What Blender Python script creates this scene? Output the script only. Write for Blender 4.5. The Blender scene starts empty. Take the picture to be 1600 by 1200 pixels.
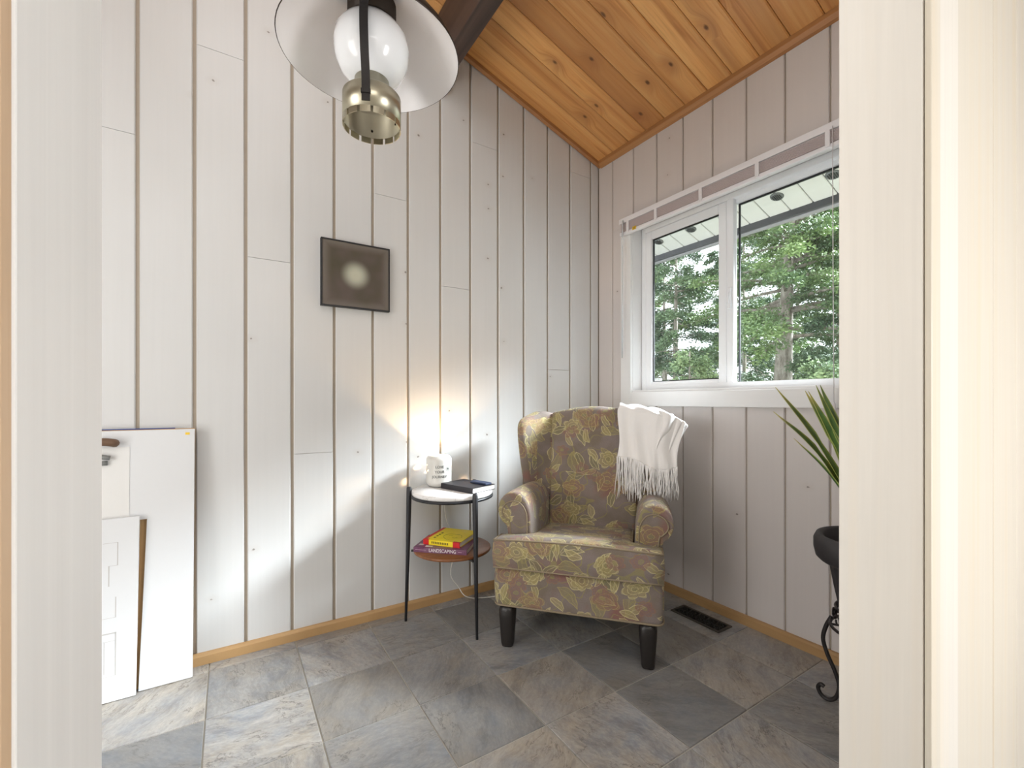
import bpy, bmesh, math, random
from mathutils import Vector, Matrix, Euler
import numpy as np
random.seed(7)
R = math.radians
S = bpy.context.scene
COL = S.collection

# ------------------------------------------------------------------ camera, sky, lights, exposure
H = 1.05                       # eye height
U, V = 2.1714, 2.0559          # board wall is the plane y=U, window wall is the plane x=V
cam_d = bpy.data.cameras.new('camera'); cam = bpy.data.objects.new('camera', cam_d); COL.objects.link(cam)
cam.location = (0, 0, H); cam.rotation_euler = (R(90), 0, R(-32.44))
cam_d.sensor_width = 36; cam_d.lens = 15.66; cam_d.shift_y = 27 / 1600; cam_d.clip_start = .02
S.camera = cam

world = bpy.data.worlds.new('sky'); S.world = world; world.use_nodes = True
bg = world.node_tree.nodes['Background']
bg.inputs[0].default_value = (.90, .95, 1.0, 1); bg.inputs[1].default_value = 2.1

def lamp(name, kind, loc, target, power, color, size=None, size_y=None, angle=None):
    d = bpy.data.lights.new(name, kind); o = bpy.data.objects.new(name, d); COL.objects.link(o)
    o.location = loc; d.energy = power; d.color = color
    if target is not None:
        o.rotation_euler = (Vector(target) - Vector(loc)).to_track_quat('-Z', 'Y').to_euler()
    if kind == 'AREA':
        d.shape = 'RECTANGLE'; d.size = size; d.size_y = size_y or size
    if angle is not None: d.angle = R(angle)
    return o
# hazy sun over the trees, coming in through the window
lamp('sun', 'SUN', (8, -3, 7), (8 - .80, -3 + .33, 7 - .62), 38.0, (.88, .94, 1.0), angle=25)
# daylight from an unseen door on the left, then three added fill lights
lamp('door_daylight', 'AREA', (-1.72, .80, 1.0), (2.0, .95, .8), 21, (1.0, .99, .98), .8, 1.7)
lamp('hall_side_fill', 'AREA', (1.95, -1.25, 1.0), (-.2, .25, 1.2), 56, (.97, .98, 1.0), 1.2, 1.5)  # added fill with no window behind it, brightens the left jamb and lampshade
lamp('hall_top_fill', 'AREA', (-.3, -1.2, 2.45), (.3, .6, 1.0), 22, (1.0, .96, .92), 1.3)  # added fill without a fixture, lights the hall faces of the doorway
lamp('room_top_fill', 'AREA', (.1, .9, 3.0), (.7, 1.3, 0), 13, (.98, .98, 1.0), 1.4)  # added fill without a fixture, lifts the whole room

S.view_settings.view_transform = 'Standard'; S.view_settings.look = 'None'
S.view_settings.gamma = 1; S.view_settings.use_curve_mapping = False
S.view_settings.exposure = 0.25

# ------------------------------------------------------------------ node helpers
def srgb(r, g, b):
    f = lambda c: c / 12.92 if c <= .04045 else ((c + .055) / 1.055) ** 2.4
    return (f(r / 255), f(g / 255), f(b / 255), 1)

class T:
    """thin wrapper around a material's node tree"""
    def __init__(s, name, rough=.5, **kw):
        s.m = bpy.data.materials.new(name); s.m.use_nodes = True
        s.t = s.m.node_tree; s.b = s.t.nodes['Principled BSDF']; s.b.inputs['Roughness'].default_value = rough
        for k, v in kw.items(): s.b.inputs[k.replace('_', ' ')].default_value = v
    def n(s, typ, **kw):
        n = s.t.nodes.new(typ)
        for k, v in kw.items(): setattr(n, k, v)
        return n
    def put(s, sock, v):
        if isinstance(v, bpy.types.NodeSocket): s.t.links.new(v, sock)
        elif v is not None: sock.default_value = v
    def math(s, op, a, b=None, c=None, clamp=False):
        n = s.n('ShaderNodeMath', operation=op, use_clamp=clamp)
        for i, v in enumerate((a, b, c)): s.put(n.inputs[i], v)
        return n.outputs[0]
    def vmath(s, op, a, b=None, scale=None):
        n = s.n('ShaderNodeVectorMath', operation=op); s.put(n.inputs[0], a)
        if b is not None: s.put(n.inputs[1], b)
        if scale is not None: s.put(n.inputs['Scale'], scale)
        return n.outputs['Value'] if op in ('LENGTH', 'DOT_PRODUCT', 'DISTANCE') else n.outputs[0]
    def mix(s, f, a, b, mode='MIX'):
        n = s.n('ShaderNodeMix', data_type='RGBA', blend_type=mode)
        s.put(n.inputs[0], f); s.put(n.inputs[6], a); s.put(n.inputs[7], b); return n.outputs[2]
    def mapr(s, v, a, b, c=0., d=1., smooth=False):
        n = s.n('ShaderNodeMapRange', interpolation_type='SMOOTHSTEP' if smooth else 'LINEAR')
        for i, x in enumerate((v, a, b, c, d)): s.put(n.inputs[i], x)
        return n.outputs[0]
    def ramp(s, f, stops):
        n = s.n('ShaderNodeValToRGB'); e = n.color_ramp.elements
        while len(e) > 1: e.remove(e[-1])
        e[0].position, e[0].color = stops[0]
        for p, c in stops[1:]:
            x = e.new(p); x.color = c
        s.put(n.inputs[0], f); return n.outputs[0]
    def obj(s): return s.n('ShaderNodeTexCoord').outputs['Object']
    def rand(s): return s.n('ShaderNodeObjectInfo').outputs['Random']
    def scale(s, vec, sc, off=None):
        n = s.n('ShaderNodeMapping'); s.put(n.inputs[0], vec); s.put(n.inputs['Scale'], sc)
        if off is not None: s.put(n.inputs['Location'], off)
        return n.outputs[0]
    def noise(s, vec, sc, det=3., rough=.55, dist=0.):
        n = s.n('ShaderNodeTexNoise'); s.put(n.inputs['Vector'], vec); s.put(n.inputs['Scale'], sc)
        n.inputs['Detail'].default_value = det; n.inputs['Roughness'].default_value = rough; s.put(n.inputs['Distortion'], dist)
        return n.outputs[0]
    def bump(s, h, strength=.2, dist=.002):
        n = s.n('ShaderNodeBump'); s.put(n.inputs['Height'], h); n.inputs['Strength'].default_value = strength
        n.inputs['Distance'].default_value = dist; s.t.links.new(n.outputs[0], s.b.inputs['Normal'])
    def col(s, c): s.put(s.b.inputs['Base Color'], c); return s.m
    def comb(s, x, y, z=0.):
        n = s.n('ShaderNodeCombineXYZ'); s.put(n.inputs[0], x); s.put(n.inputs[1], y); s.put(n.inputs[2], z); return n.outputs[0]
    def sep(s, v):
        n = s.n('ShaderNodeSeparateXYZ'); s.put(n.inputs[0], v); return n.outputs

def plain(name, c, rough=.5, bump=0, bscale=60, var=.06, **kw):
    t = T(name, rough, **kw); nz = t.noise(t.obj(), bscale)
    a = tuple(x * (1 - var) for x in c[:3]) + (1,); b = tuple(min(1, x * (1 + var)) for x in c[:3]) + (1,)
    if bump: t.bump(nz, bump, .003)
    return t.col(t.mix(nz, a, b))

def paint(name, c, axis='z', knots=True, grain=.025, rough=.45, warm=None):
    """painted board: faint grain, per-board tone, small scattered knots and nicks"""
    t = T(name, rough); o = t.obj(); r = t.rand()
    off = t.vmath('SCALE', (3.1, 7.7, 5.3), scale=t.math('MULTIPLY', r, 9))
    p = t.vmath('ADD', o, off)
    sc = {'z': (60, 60, 1.6), 'x': (1.6, 60, 60), 'y': (60, 1.6, 60)}[axis]
    g = t.noise(t.scale(p, sc), 1., 4., .6, .4)
    big = t.noise(p, 2.2, 2.)
    base = t.mix(t.mapr(g, .3, .7), tuple(x * (1 - grain) for x in c[:3]) + (1,), c)
    base = t.mix(t.math('MULTIPLY', t.mapr(r, 0, 1), .10), base, (.50, .49, .47, 1))
    base = t.mix(t.math('MULTIPLY', t.mapr(big, .35, .7), .12), base, (.56, .55, .51, 1))
    if warm: base = t.mix(t.mapr(t.noise(t.scale(p, sc), .35, 2.), .5, .72, 0, .5), base, warm)
    h = g
    if knots:
        pp = t.sep(p); v = t.n('ShaderNodeTexVoronoi', voronoi_dimensions='2D'); t.put(v.inputs['Vector'], t.comb(t.math('ADD', pp[0], pp[1]), t.math('MULTIPLY', pp[2], 1.3))); v.inputs['Scale'].default_value = 5.0
        d = t.math('ADD', v.outputs['Distance'], t.math('MULTIPLY', t.math('SUBTRACT', t.noise(p, 70., 3.), .5), .09))
        w = t.sep(v.outputs['Color'])[0]
        gate = t.math('GREATER_THAN', w, .88)
        k = t.math('MULTIPLY', t.mapr(d, .030, .012), gate, clamp=True)
        base = t.mix(t.math('MULTIPLY', k, .75), base, (.10, .08, .06, 1))
        soft = t.math('MULTIPLY', t.mapr(d, .16, .02), gate, clamp=True)
        base = t.mix(t.math('MULTIPLY', soft, .13), base, (.45, .36, .28, 1))
    t.bump(h, .12, .0015)
    return t.col(base)

def timber(name, a, b, dark, axis='x', rough=.35, knots=.0, scale=1., varr=.5):
    t = T(name, rough); o = t.obj(); r = t.rand()
    p = t.vmath('ADD', o, t.vmath('SCALE', (5.3, 2.9, 8.1), scale=t.math('MULTIPLY', r, 11)))
    k = 1.0 * scale
    pz = t.sep(p)
    if axis == 'x': p = t.comb(pz[0], pz[1], t.math('MULTIPLY', r, 9))
    sc = {'x': (1.1 * k, 26 * k, 1), 'y': (16 * k, .9 * k, 16 * k), 'z': (16 * k, 16 * k, .9 * k)}[axis]
    dw = None; kd = None
    q = p
    if knots:
        ks = {'x': (1, 1.7, 0), 'y': (2, 1, 2), 'z': (2, 2, 1)}[axis]
        v = t.n('ShaderNodeTexVoronoi', voronoi_dimensions='2D'); t.put(v.inputs['Vector'], t.scale(p, ks)); v.inputs['Scale'].default_value = 3.3
        kd = v.outputs['Distance']; gate = t.math('GREATER_THAN', t.sep(v.outputs['Color'])[0], 1 - knots)
        near = t.math('MULTIPLY', t.mapr(kd, .34, .0, 0, 1, True), gate)
        q = t.vmath('ADD', p, t.comb(0, t.math('MULTIPLY', near, .045), 0))
    g = t.noise(t.scale(q, sc), 1., 5., .62, .6)
    fine = t.noise(t.scale(q, tuple(5 * x for x in sc)), 1., 3.)
    band = t.noise(t.scale(q, tuple(.35 * x for x in sc)), 1., 2.)
    c = t.mix(t.mapr(g, .32, .68), a, b)
    c = t.mix(t.mapr(band, .45, .72, 0, .6), c, dark)
    c = t.mix(t.mapr(g, .56, .72, 0, .55), c, dark)
    c = t.mix(t.mapr(fine, .5, .75, 0, .25), c, dark)
    c = t.mix(t.math('MULTIPLY', r, varr), c, dark)
    if knots:
        core = t.math('MULTIPLY', t.mapr(t.math('ADD', kd, t.math('MULTIPLY', fine, .05)), .085, .05), gate, clamp=True)
        c = t.mix(t.math('MULTIPLY', near, .45), c, dark)
        c = t.mix(t.math('MULTIPLY', core, .85), c, tuple(x * .28 for x in dark[:3]) + (1,))
    t.bump(g, .08, .001)
    return t.col(c)

# ------------------------------------------------------------------ mesh helpers
def link(name, me, mat=None, parent=None, smooth=False):
    o = bpy.data.objects.new(name, me); COL.objects.link(o)
    if mat is not None: me.materials.append(mat)
    if parent is not None: o.parent = parent
    if smooth:
        for p in me.polygons: p.use_smooth = True
    return o
def from_bm(name, bm, mat=None, parent=None, smooth=False, fix=True):
    if fix: bmesh.ops.recalc_face_normals(bm, faces=bm.faces)
    me = bpy.data.meshes.new(name); bm.to_mesh(me); bm.free()
    return link(name, me, mat, parent, smooth)
def pydata(name, v, f, mat=None, parent=None, smooth=False, fix=True):
    me = bpy.data.meshes.new(name); me.from_pydata([tuple(x) for x in v], [], f); me.update()
    if fix:
        bm = bmesh.new(); bm.from_mesh(me); bmesh.ops.recalc_face_normals(bm, faces=bm.faces); bm.to_mesh(me); bm.free()
    return link(name, me, mat, parent, smooth)
def add_box(bm, x0, x1, y0, y1, z0, z1, M=None):
    vs = [bm.verts.new((x, y, z)) for x in (x0, x1) for y in (y0, y1) for z in (z0, z1)]
    if M is not None:
        for v in vs: v.co = M @ v.co
    q = [(0, 1, 3, 2), (4, 6, 7, 5), (0, 4, 5, 1), (2, 3, 7, 6), (0, 2, 6, 4), (1, 5, 7, 3)]
    return [bm.faces.new([vs[i] for i in f]) for f in q]
def box(name, x0, x1, y0, y1, z0, z1, mat, parent=None, bevel=0., seg=2, M=None):
    bm = bmesh.new(); add_box(bm, x0, x1, y0, y1, z0, z1, M)
    if bevel: bmesh.ops.bevel(bm, geom=list(bm.edges), offset=bevel, segments=seg, affect='EDGES', profile=.5)
    return from_bm(name, bm, mat, parent)
def add_prism(bm, pts, ax, a0, a1):
    """polygon pts (2-D) extruded along axis ax from a0 to a1 (a0/a1 numbers or functions of the point)"""
    def P(p, a):
        a = a(p) if callable(a) else a
        return {'x': (a, p[0], p[1]), 'y': (p[0], a, p[1]), 'z': (p[0], p[1], a)}[ax]
    A = [bm.verts.new(P(p, a0)) for p in pts]; B = [bm.verts.new(P(p, a1)) for p in pts]
    bm.faces.new(A); bm.faces.new(B[::-1]); n = len(pts)
    for i in range(n): bm.faces.new((A[i], A[(i + 1) % n], B[(i + 1) % n], B[i]))
def prism(name, pts, ax, a0, a1, mat, parent=None, bevel=0.):
    bm = bmesh.new(); add_prism(bm, pts, ax, a0, a1)
    if bevel: bmesh.ops.bevel(bm, geom=list(bm.edges), offset=bevel, segments=2, affect='EDGES')
    return from_bm(name, bm, mat, parent)
def add_lathe(bm, prof, c=(0, 0, 0), n=32, cap0=False, cap1=False):
    rings = []
    for r, z in prof:
        rings.append([bm.verts.new((c[0] + r * math.cos(2 * math.pi * i / n), c[1] + r * math.sin(2 * math.pi * i / n), c[2] + z)) for i in range(n)])
    for a, b in zip(rings, rings[1:]):
        for i in range(n): bm.faces.new((a[i], a[(i + 1) % n], b[(i + 1) % n], b[i]))
    if cap0: bm.faces.new(rings[0][::-1])
    if cap1: bm.faces.new(rings[-1])
    return rings
def lathe(name, prof, c, mat, parent=None, n=32, cap0=False, cap1=False, smooth=True, thick=0):
    bm = bmesh.new(); add_lathe(bm, prof, c, n, cap0, cap1)
    o = from_bm(name, bm, mat, parent, smooth)
    if thick:
        m = o.modifiers.new('s', 'SOLIDIFY'); m.thickness = thick; m.offset = 0
    return o
def spline(pts, k=8):
    """Catmull-Rom through pts"""
    P = [Vector(p) for p in pts]; P = [2 * P[0] - P[1]] + P + [2 * P[-1] - P[-2]]; out = []
    for i in range(1, len(P) - 2):
        a, b, c, d = P[i - 1:i + 3]
        for j in range(k):
            t = j / k
            out.append(.5 * ((2 * b) + (c - a) * t + (2 * a - 5 * b + 4 * c - d) * t * t + (3 * b - a - 3 * c + d) * t ** 3))
    out.append(P[-2]); return out
def add_tube(bm, pts, rad, n=8):
    pts = [Vector(p) for p in pts]; rings = []; up = None
    for i, p in enumerate(pts):
        d = (pts[min(i + 1, len(pts) - 1)] - pts[max(i - 1, 0)]).normalized()
        if up is None:
            up = d.orthogonal().normalized()
        else:
            up = (up - d * up.dot(d)); up = up.normalized() if up.length > 1e-6 else d.orthogonal().normalized()
        s = d.cross(up); r = rad[i] if isinstance(rad, (list, tuple)) else rad
        rings.append([bm.verts.new(p + (up * math.cos(2 * math.pi * k / n) + s * math.sin(2 * math.pi * k / n)) * r) for k in range(n)])
    for a, b in zip(rings, rings[1:]):
        for i in range(n): bm.faces.new((a[i], a[(i + 1) % n], b[(i + 1) % n], b[i]))
    bm.faces.new(rings[0][::-1]); bm.faces.new(rings[-1])
def tube(name, pts, rad, mat, parent=None, n=8):
    bm = bmesh.new(); add_tube(bm, pts, rad, n); return from_bm(name, bm, mat, parent, True)
def loft(name, rings, mat, parent=None, sub=2, smooth=True):
    bm = bmesh.new(); vr = [[bm.verts.new(p) for p in r] for r in rings]; n = len(vr[0])
    for a, b in zip(vr, vr[1:]):
        for i in range(n): bm.faces.new((a[i], a[(i + 1) % n], b[(i + 1) % n], b[i]))
    bm.faces.new(vr[0][::-1]); bm.faces.new(vr[-1])
    o = from_bm(name, bm, mat, parent, smooth)
    if sub:
        m = o.modifiers.new('s', 'SUBSURF'); m.levels = sub; m.render_levels = sub
    return o
def tag(o, label, cat=None, group=None, kind=None):
    if label: o['label'] = label
    if cat: o['category'] = cat
    if group: o['group'] = group
    if kind: o['kind'] = kind
    return o
def thing(name, loc, label, cat, rz=0, group=None):
    o = bpy.data.objects.new(name, None); COL.objects.link(o); o.location = loc; o.rotation_euler = (0, 0, rz)
    o.empty_display_size = .1
    return tag(o, label, cat, group)
def struct(o): o['kind'] = 'structure'; return o

# ------------------------------------------------------------------ materials
M_board_l = paint('painted_board_left', srgb(221, 222, 222))
M_board_r = paint('painted_board_right', srgb(217, 210, 207))
M_groove = plain('groove_paint', srgb(178, 166, 150), .7)
M_backing_w = plain('side_wall_paint', srgb(226, 222, 214), .6)
M_cedar = timber('ceiling_cedar', srgb(240, 188, 120), srgb(224, 158, 88), srgb(158, 100, 54), 'x', .30, .45)
M_cedar_trim = timber('cedar_trim_x', srgb(206, 154, 100), srgb(188, 132, 82), srgb(140, 94, 56), 'x', .4)
M_cedar_trim_y = timber('cedar_trim_y', srgb(206, 154, 100), srgb(188, 132, 82), srgb(140, 94, 56), 'y', .4)
M_base_x = timber('baseboard_wood_x', srgb(202, 166, 118), srgb(184, 146, 98), srgb(140, 106, 68), 'x', .4)
M_base_y = timber('baseboard_wood_y', srgb(202, 166, 118), srgb(184, 146, 98), srgb(140, 106, 68), 'y', .4)
M_beam = timber('dark_beam', srgb(84, 66, 58), srgb(66, 50, 44), srgb(40, 30, 26), 'y', .5)
M_jamb = paint('whitewashed_jamb', srgb(240, 239, 236), grain=.06, warm=None, knots=False)
M_jamb_r = paint('whitewashed_casing', srgb(236, 231, 222), knots=False, grain=.06, warm=srgb(234, 222, 202))
M_plank_r = paint('hall_planks', srgb(224, 217, 203), knots=False, grain=.05, warm=srgb(222, 206, 178))
M_raw = timber('raw_pine', srgb(230, 204, 172), srgb(214, 184, 146), srgb(176, 136, 96), 'z', .5)
M_vinyl = plain('white_vinyl', srgb(244, 246, 248), .28, var=.01)
M_casing = paint('white_window_casing', srgb(240, 240, 240), axis='y', knots=False, grain=.02)
M_black = plain('black_rubber', srgb(22, 24, 28), .5)
M_iron = plain('black_iron', srgb(34, 30, 30), .42, .2, 90, .2)
M_legmetal = plain('black_metal', srgb(38, 39, 43), .45, .05, 90, .08)
M_white = plain('white_board', srgb(226, 228, 230), .45, var=.01)
M_paper = plain('white_paper', srgb(231, 231, 229), .7, var=.015)

def tile_mat():
    t = T('slate_tile', .33); o = t.obj(); r = t.rand()
    r2 = t.math('FRACT', t.math('MULTIPLY', r, 37.7)); r3 = t.math('FRACT', t.math('MULTIPLY', r, 91.3))
    p = t.vmath('ADD', o, t.vmath('SCALE', (13., 17., 3.), scale=t.math('MULTIPLY', r, 7)))
    rot = t.n('ShaderNodeVectorRotate', rotation_type='Z_AXIS'); t.put(rot.inputs['Vector'], p)
    t.put(rot.inputs['Angle'], t.math('MULTIPLY', r2, 6.28)); p = rot.outputs[0]
    warp = t.noise(p, 3.5, 3.); p2 = t.vmath('ADD', p, t.comb(0, t.math('MULTIPLY', warp, .10), 0))
    streak = t.noise(t.scale(p2, (4.5, 15, 1)), 1., 7., .70, .15)
    cloud = t.noise(p2, 7., 8., .68)
    fine = t.noise(t.scale(p2, (1, 2.2, 1)), 46., 6., .75)
    cold = srgb(146, 151, 158); warmc = srgb(166, 157, 144); pale = srgb(196, 192, 186); darkc = srgb(98, 99, 102)
    c = t.mix(t.mapr(cloud, .35, .65), cold, warmc)
    c = t.mix(t.mapr(streak, .45, .75, 0, .75), c, pale)
    c = t.mix(t.mapr(streak, .46, .30, 0, .65), c, darkc)
    vein = t.math('ABSOLUTE', t.math('SUBTRACT', t.noise(t.scale(p2, (4, 8, 1)), 1., 6., .66, .35), .5))
    c = t.mix(t.math('MULTIPLY', t.mapr(vein, .014, .0), t.mapr(cloud, .45, .58, 0, .7)), c, srgb(70, 68, 66))
    c = t.mix(t.mapr(fine, .42, .72, 0, .40), c, darkc)
    c = t.mix(t.mapr(fine, .48, .28, 0, .25), c, pale)
    c = t.mix(t.mapr(r3, .45, 1., 0, .6), c, srgb(98, 98, 99))
    c = t.mix(t.mapr(r2, .7, 1., 0, .25), c, srgb(168, 150, 122))
    t.put(t.b.inputs['Roughness'], t.mapr(streak, .3, .7, .30, .48))
    t.bump(t.math('ADD', streak, t.math('MULTIPLY', fine, .3)), .25, .003)
    return t.col(c)
M_tile = tile_mat()
M_grout = plain('grout', srgb(182, 178, 168), .8)

# ------------------------------------------------------------------ setting
SL = .32
def zc(x): return 2.606 + SL * (V - x)            # underside of the sloping ceiling
XL = -1.8; YB = -2.3                               # unseen side wall and hall end
OP0, OP1 = -.070, .960                             # doorway between hall and room
YN, YF = .2536, .3746                              # near and far face of the partition

# floor with tiles, one object per tile
floor = struct(box('floor', XL, V + .02, YB, U + .03, -.06, -.0035, M_grout))
TX0, TY0, TP = .2450, 1.4720, .3115
def tile_piece(x0, x1, y0, y1):
    g = .0022; x0 += g; x1 -= g; y0 += g; y1 -= g
    if x1 - x0 < .02 or y1 - y0 < .02: return
    cx, cy = (x0 + x1) / 2, (y0 + y1) / 2; w, d = (x1 - x0) / 2, (y1 - y0) / 2
    v = []; b = .0018
    for z, k in ((-.004, 0), (-.0015, 0), (0, b)):
        v += [(sx * (w - k), sy * (d - k), z) for sx, sy in ((-1, -1), (1, -1), (1, 1), (-1, 1))]
    f = [(8, 9, 10, 11)] + [(l + i, l + (i + 1) % 4, l + 4 + (i + 1) % 4, l + 4 + i) for l in (0, 4) for i in range(4)]
    o = pydata('tile', v, f, M_tile, floor, fix=False); o.location = (cx, cy, random.uniform(-.0002, .0002))
for i in range(-5, 7):
    for j in range(-6, 4):
        x0, y0 = TX0 + i * TP, TY0 + j * TP
        tile_piece(max(x0, XL), min(x0 + TP, V), max(y0, -.45), min(y0 + TP, U))

def plank_profile(a, b, front, back, ch=.0035):
    """plan outline of a board between a and b: chamfered front edges"""
    s = 1 if back > front else -1
    return [(a, back), (a, front + s * ch), (a + ch, front), (b - ch, front), (b, front + s * ch), (b, back)]

# left wall: tongue and groove boards running up to the rake
wl = struct(prism('wall_left', [(XL, -.05), (V + .2, -.05), (V + .2, zc(V) - .1), (V, zc(V)), (XL, zc(XL))], 'y', U + .009, U + .08, M_groove))
LX0, LW = -.2909, .1754; GAP = .0125
joints = {-1: 2.052, 1: 2.473, 2: 1.657, 3: .817, 5: 2.055, 7: 1.656, 8: 2.468, 11: 1.244, 12: 2.498, -3: 1.2, -5: 2.2}
def lplank(a, b, z0, z1, top):
    # outline lies in plan (x, y); the top follows the rake when top is set
    pr = plank_profile(a, b, U, U + .010)
    bm = bmesh.new(); add_prism(bm, pr, 'z', z0, (lambda p: zc(p[0])) if top else z1)
    return from_bm('plank', bm, M_board_l, wl)
for n in range(-8, 14):
    a, b = LX0 + LW * n + GAP / 2, LX0 + LW * (n + 1) - GAP / 2
    if n == 13: b = V - .001
    if n in joints:
        lplank(a, b, .0, joints[n] - .0009, False); lplank(a, b, joints[n] + .0009, 0, True)
    else: lplank(a, b, .0, 0, True)

# window wall
WY0, WY1, WZ0, WZ1 = .74, 1.885, 1.104, 2.110      # rough window opening
wr = struct(box('wall_right', V + .009, V + .15, YB, WY0, -.05, zc(V) + .02, M_groove))
bm = bmesh.new()
for (y0, y1, z0, z1) in ((YB, WY0, -.05, zc(V)), (WY1, U + .08, -.05, zc(V)), (WY0, WY1, -.05, WZ0), (WY0, WY1, WZ1, zc(V))):
    add_box(bm, V + .009, V + .15, y0, y1, z0, z1)
bmesh.ops.recalc_face_normals(bm, faces=bm.faces); bm.to_mesh(wr.data); bm.free()
RY0, RW = 2.0461, .1734
def rplank(a, b, z0, z1):
    pr = [(q, p) for p, q in plank_profile(a, b, V, V + .010)]
    bm = bmesh.new(); add_prism(bm, pr, 'z', z0, z1); return from_bm('plank', bm, M_board_r, wr)
for k in range(-1, 11):
    b, a = RY0 - RW * k - .0032, RY0 - RW * (k + 1) + .0032
    if k == -1: b = U - .001
    if b < YF: break
    a = max(a, YF)
    c0, c1 = .70, 1.93                               # boards are cut out behind the window casing
    if a < c1 and b > c0:
        rplank(a, b, 0, 1.06); rplank(a, b, 2.125, zc(V))
        if b > c1 > a: rplank(c1, b, 1.0605, 2.1245)
        if a < c0 < b: rplank(a, c0, 1.0605, 2.1245)
    else: rplank(a, b, 0, zc(V))

# ceiling: knotty cedar boards running up the slope
def slope_prism(name, y0, y1, t0, t1, xa, xb, mat, parent=None, ch=0.):
    pr = [(y0, t1), (y0, t0 + ch), (y0 + ch, t0), (y1 - ch, t0), (y1, t0 + ch), (y1, t1)] if ch else [(y0, t1), (y0, t0), (y1, t0), (y1, t1)]
    bm = bmesh.new()
    A = [bm.verts.new((xa, p[0], zc(xa) + p[1])) for p in pr]; B = [bm.verts.new((xb, p[0], zc(xb) + p[1])) for p in pr]
    bm.faces.new(A); bm.faces.new(B[::-1]); n = len(pr)
    for i in range(n): bm.faces.new((A[i], A[(i + 1) % n], B[(i + 1) % n], B[i]))
    return from_bm(name, bm, mat, parent)
M_roofb = plain('ceiling_gap', srgb(70, 40, 20), .7)
ceil = struct(slope_prism('ceiling', YB, U + .08, .016, .10, XL, V + .16, M_roofb))
for k in range(-3, 14):
    y1 = 1.890 - .131 * k; y0 = y1 - .131
    y1 = min(y1, U)
    if y0 > U or y1 - y0 < .02: continue
    if y0 < YF - .02: break
    slope_prism('ceiling_board', y0 + .0012, y1 - .0012, 0, .016, XL, V, M_cedar, ceil, .005)
# trim along rake and eave
tr = struct(slope_prism('trim_1', U - .026, U, -.028, .0, XL, V, M_cedar_trim, None, .008))
tr2 = struct(prism('trim_2', [(V - .026, zc(V - .026)), (V - .026, zc(V) - .012), (V - .016, zc(V) - .03), (V, zc(V) - .034), (V, zc(V))], 'y', YF, U - .026, M_cedar_trim_y))
# heavy beam under the slope
struct(box('trim_3', .878, .962, YF, U, 2.712, 2.975, M_beam, None, .004))
tag(bpy.data.objects['trim_3'], 'dark brown roof beam under the cedar ceiling')
blk = struct(prism('trim_4', [(.862, 2.71), (.978, 2.71), (.978, 2.68), (.955, 2.66), (.885, 2.66), (.862, 2.68)], 'y', U - .02, U, M_cedar_trim))
# baseboards
def baseb(name, pts, ax, a0, a1, m): return struct(prism(name, pts, ax, a0, a1, m))
baseb('baseboard_left', [(U, 0), (U - .016, 0), (U - .016, .034), (U - .010, .043), (U, .045)], 'x', XL, V - .016, M_base_x)
baseb('baseboard_right', [(V, 0), (V - .016, 0), (V - .016, .034), (V - .010, .043), (V, .045)], 'y', YF, U, M_base_y)

# partition with the doorway we look through
wf = struct(box('wall_front', XL, OP0 - .03, YN + .012, YF - .012, 0, 3.3, M_backing_w))
bm = bmesh.new()
add_prism(bm, [(XL, 0), (OP0 - .018, 0), (OP0 - .018, zc(OP0)), (XL, zc(XL))], 'y', YN + .012, YF)
add_prism(bm, [(OP1 + .018, 0), (V, 0), (V, zc(V)), (OP1 + .018, zc(OP1))], 'y', YN + .012, YF - .004)
add_prism(bm, [(OP0 - .018, 2.1), (OP1 + .018, 2.1), (OP1 + .018, zc(OP1 + .018)), (OP0 - .018, zc(OP0 - .018))], 'y', YN + .012, YF - .004)
bmesh.ops.recalc_face_normals(bm, faces=bm.faces); bm.to_mesh(wf.data); bm.free()
struct(box('trim_5', OP0 - .018, OP0, .250, .390, 0, 2.1, M_jamb, None, .0012))              # left jamb lining
struct(box('trim_6', OP1, OP1 + .018, YN + .0012, YF, 0, 2.1, M_jamb_r, None, .0022))                # right jamb lining
struct(box('trim_7', OP0, OP1, YN, YF, 2.1, 2.118, M_jamb, None, .0012))                     # head lining
struct(box('trim_8', OP0 - .11, OP0 - .0006, .2365, .2498, 0, 2.19, M_raw, None, .002))      # raw casing on the hall side
struct(box('trim_9', OP1 + .0006, 1.005, YN - .0095, YN - .0002, 0, 2.19, M_plank_r, None, .002))
struct(box('trim_10', 1.0058, 1.127, YN - .004, YN + .0118, 0, 2.19, M_jamb_r, None, .003))
for a, b in ((1.131, 1.395), (1.3975, 1.612), (1.6145, 1.84), (1.8425, 2.054)):
    pr = plank_profile(a, b, YN + .0015, YN + .0118, .003)
    bm = bmesh.new(); add_prism(bm, pr, 'z', 0, 2.55); from_bm('plank', bm, M_plank_r, wf)

# unseen walls: solid side wall behind the door light, end of the hall, flat hall ceiling
ws = struct(box('wall_side', XL - .1, XL, YB, U, 0, 3.9, M_backing_w))
wb = struct(box('wall_back', XL, V, YB - .1, YB, 0, 3.9, M_backing_w))

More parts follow.
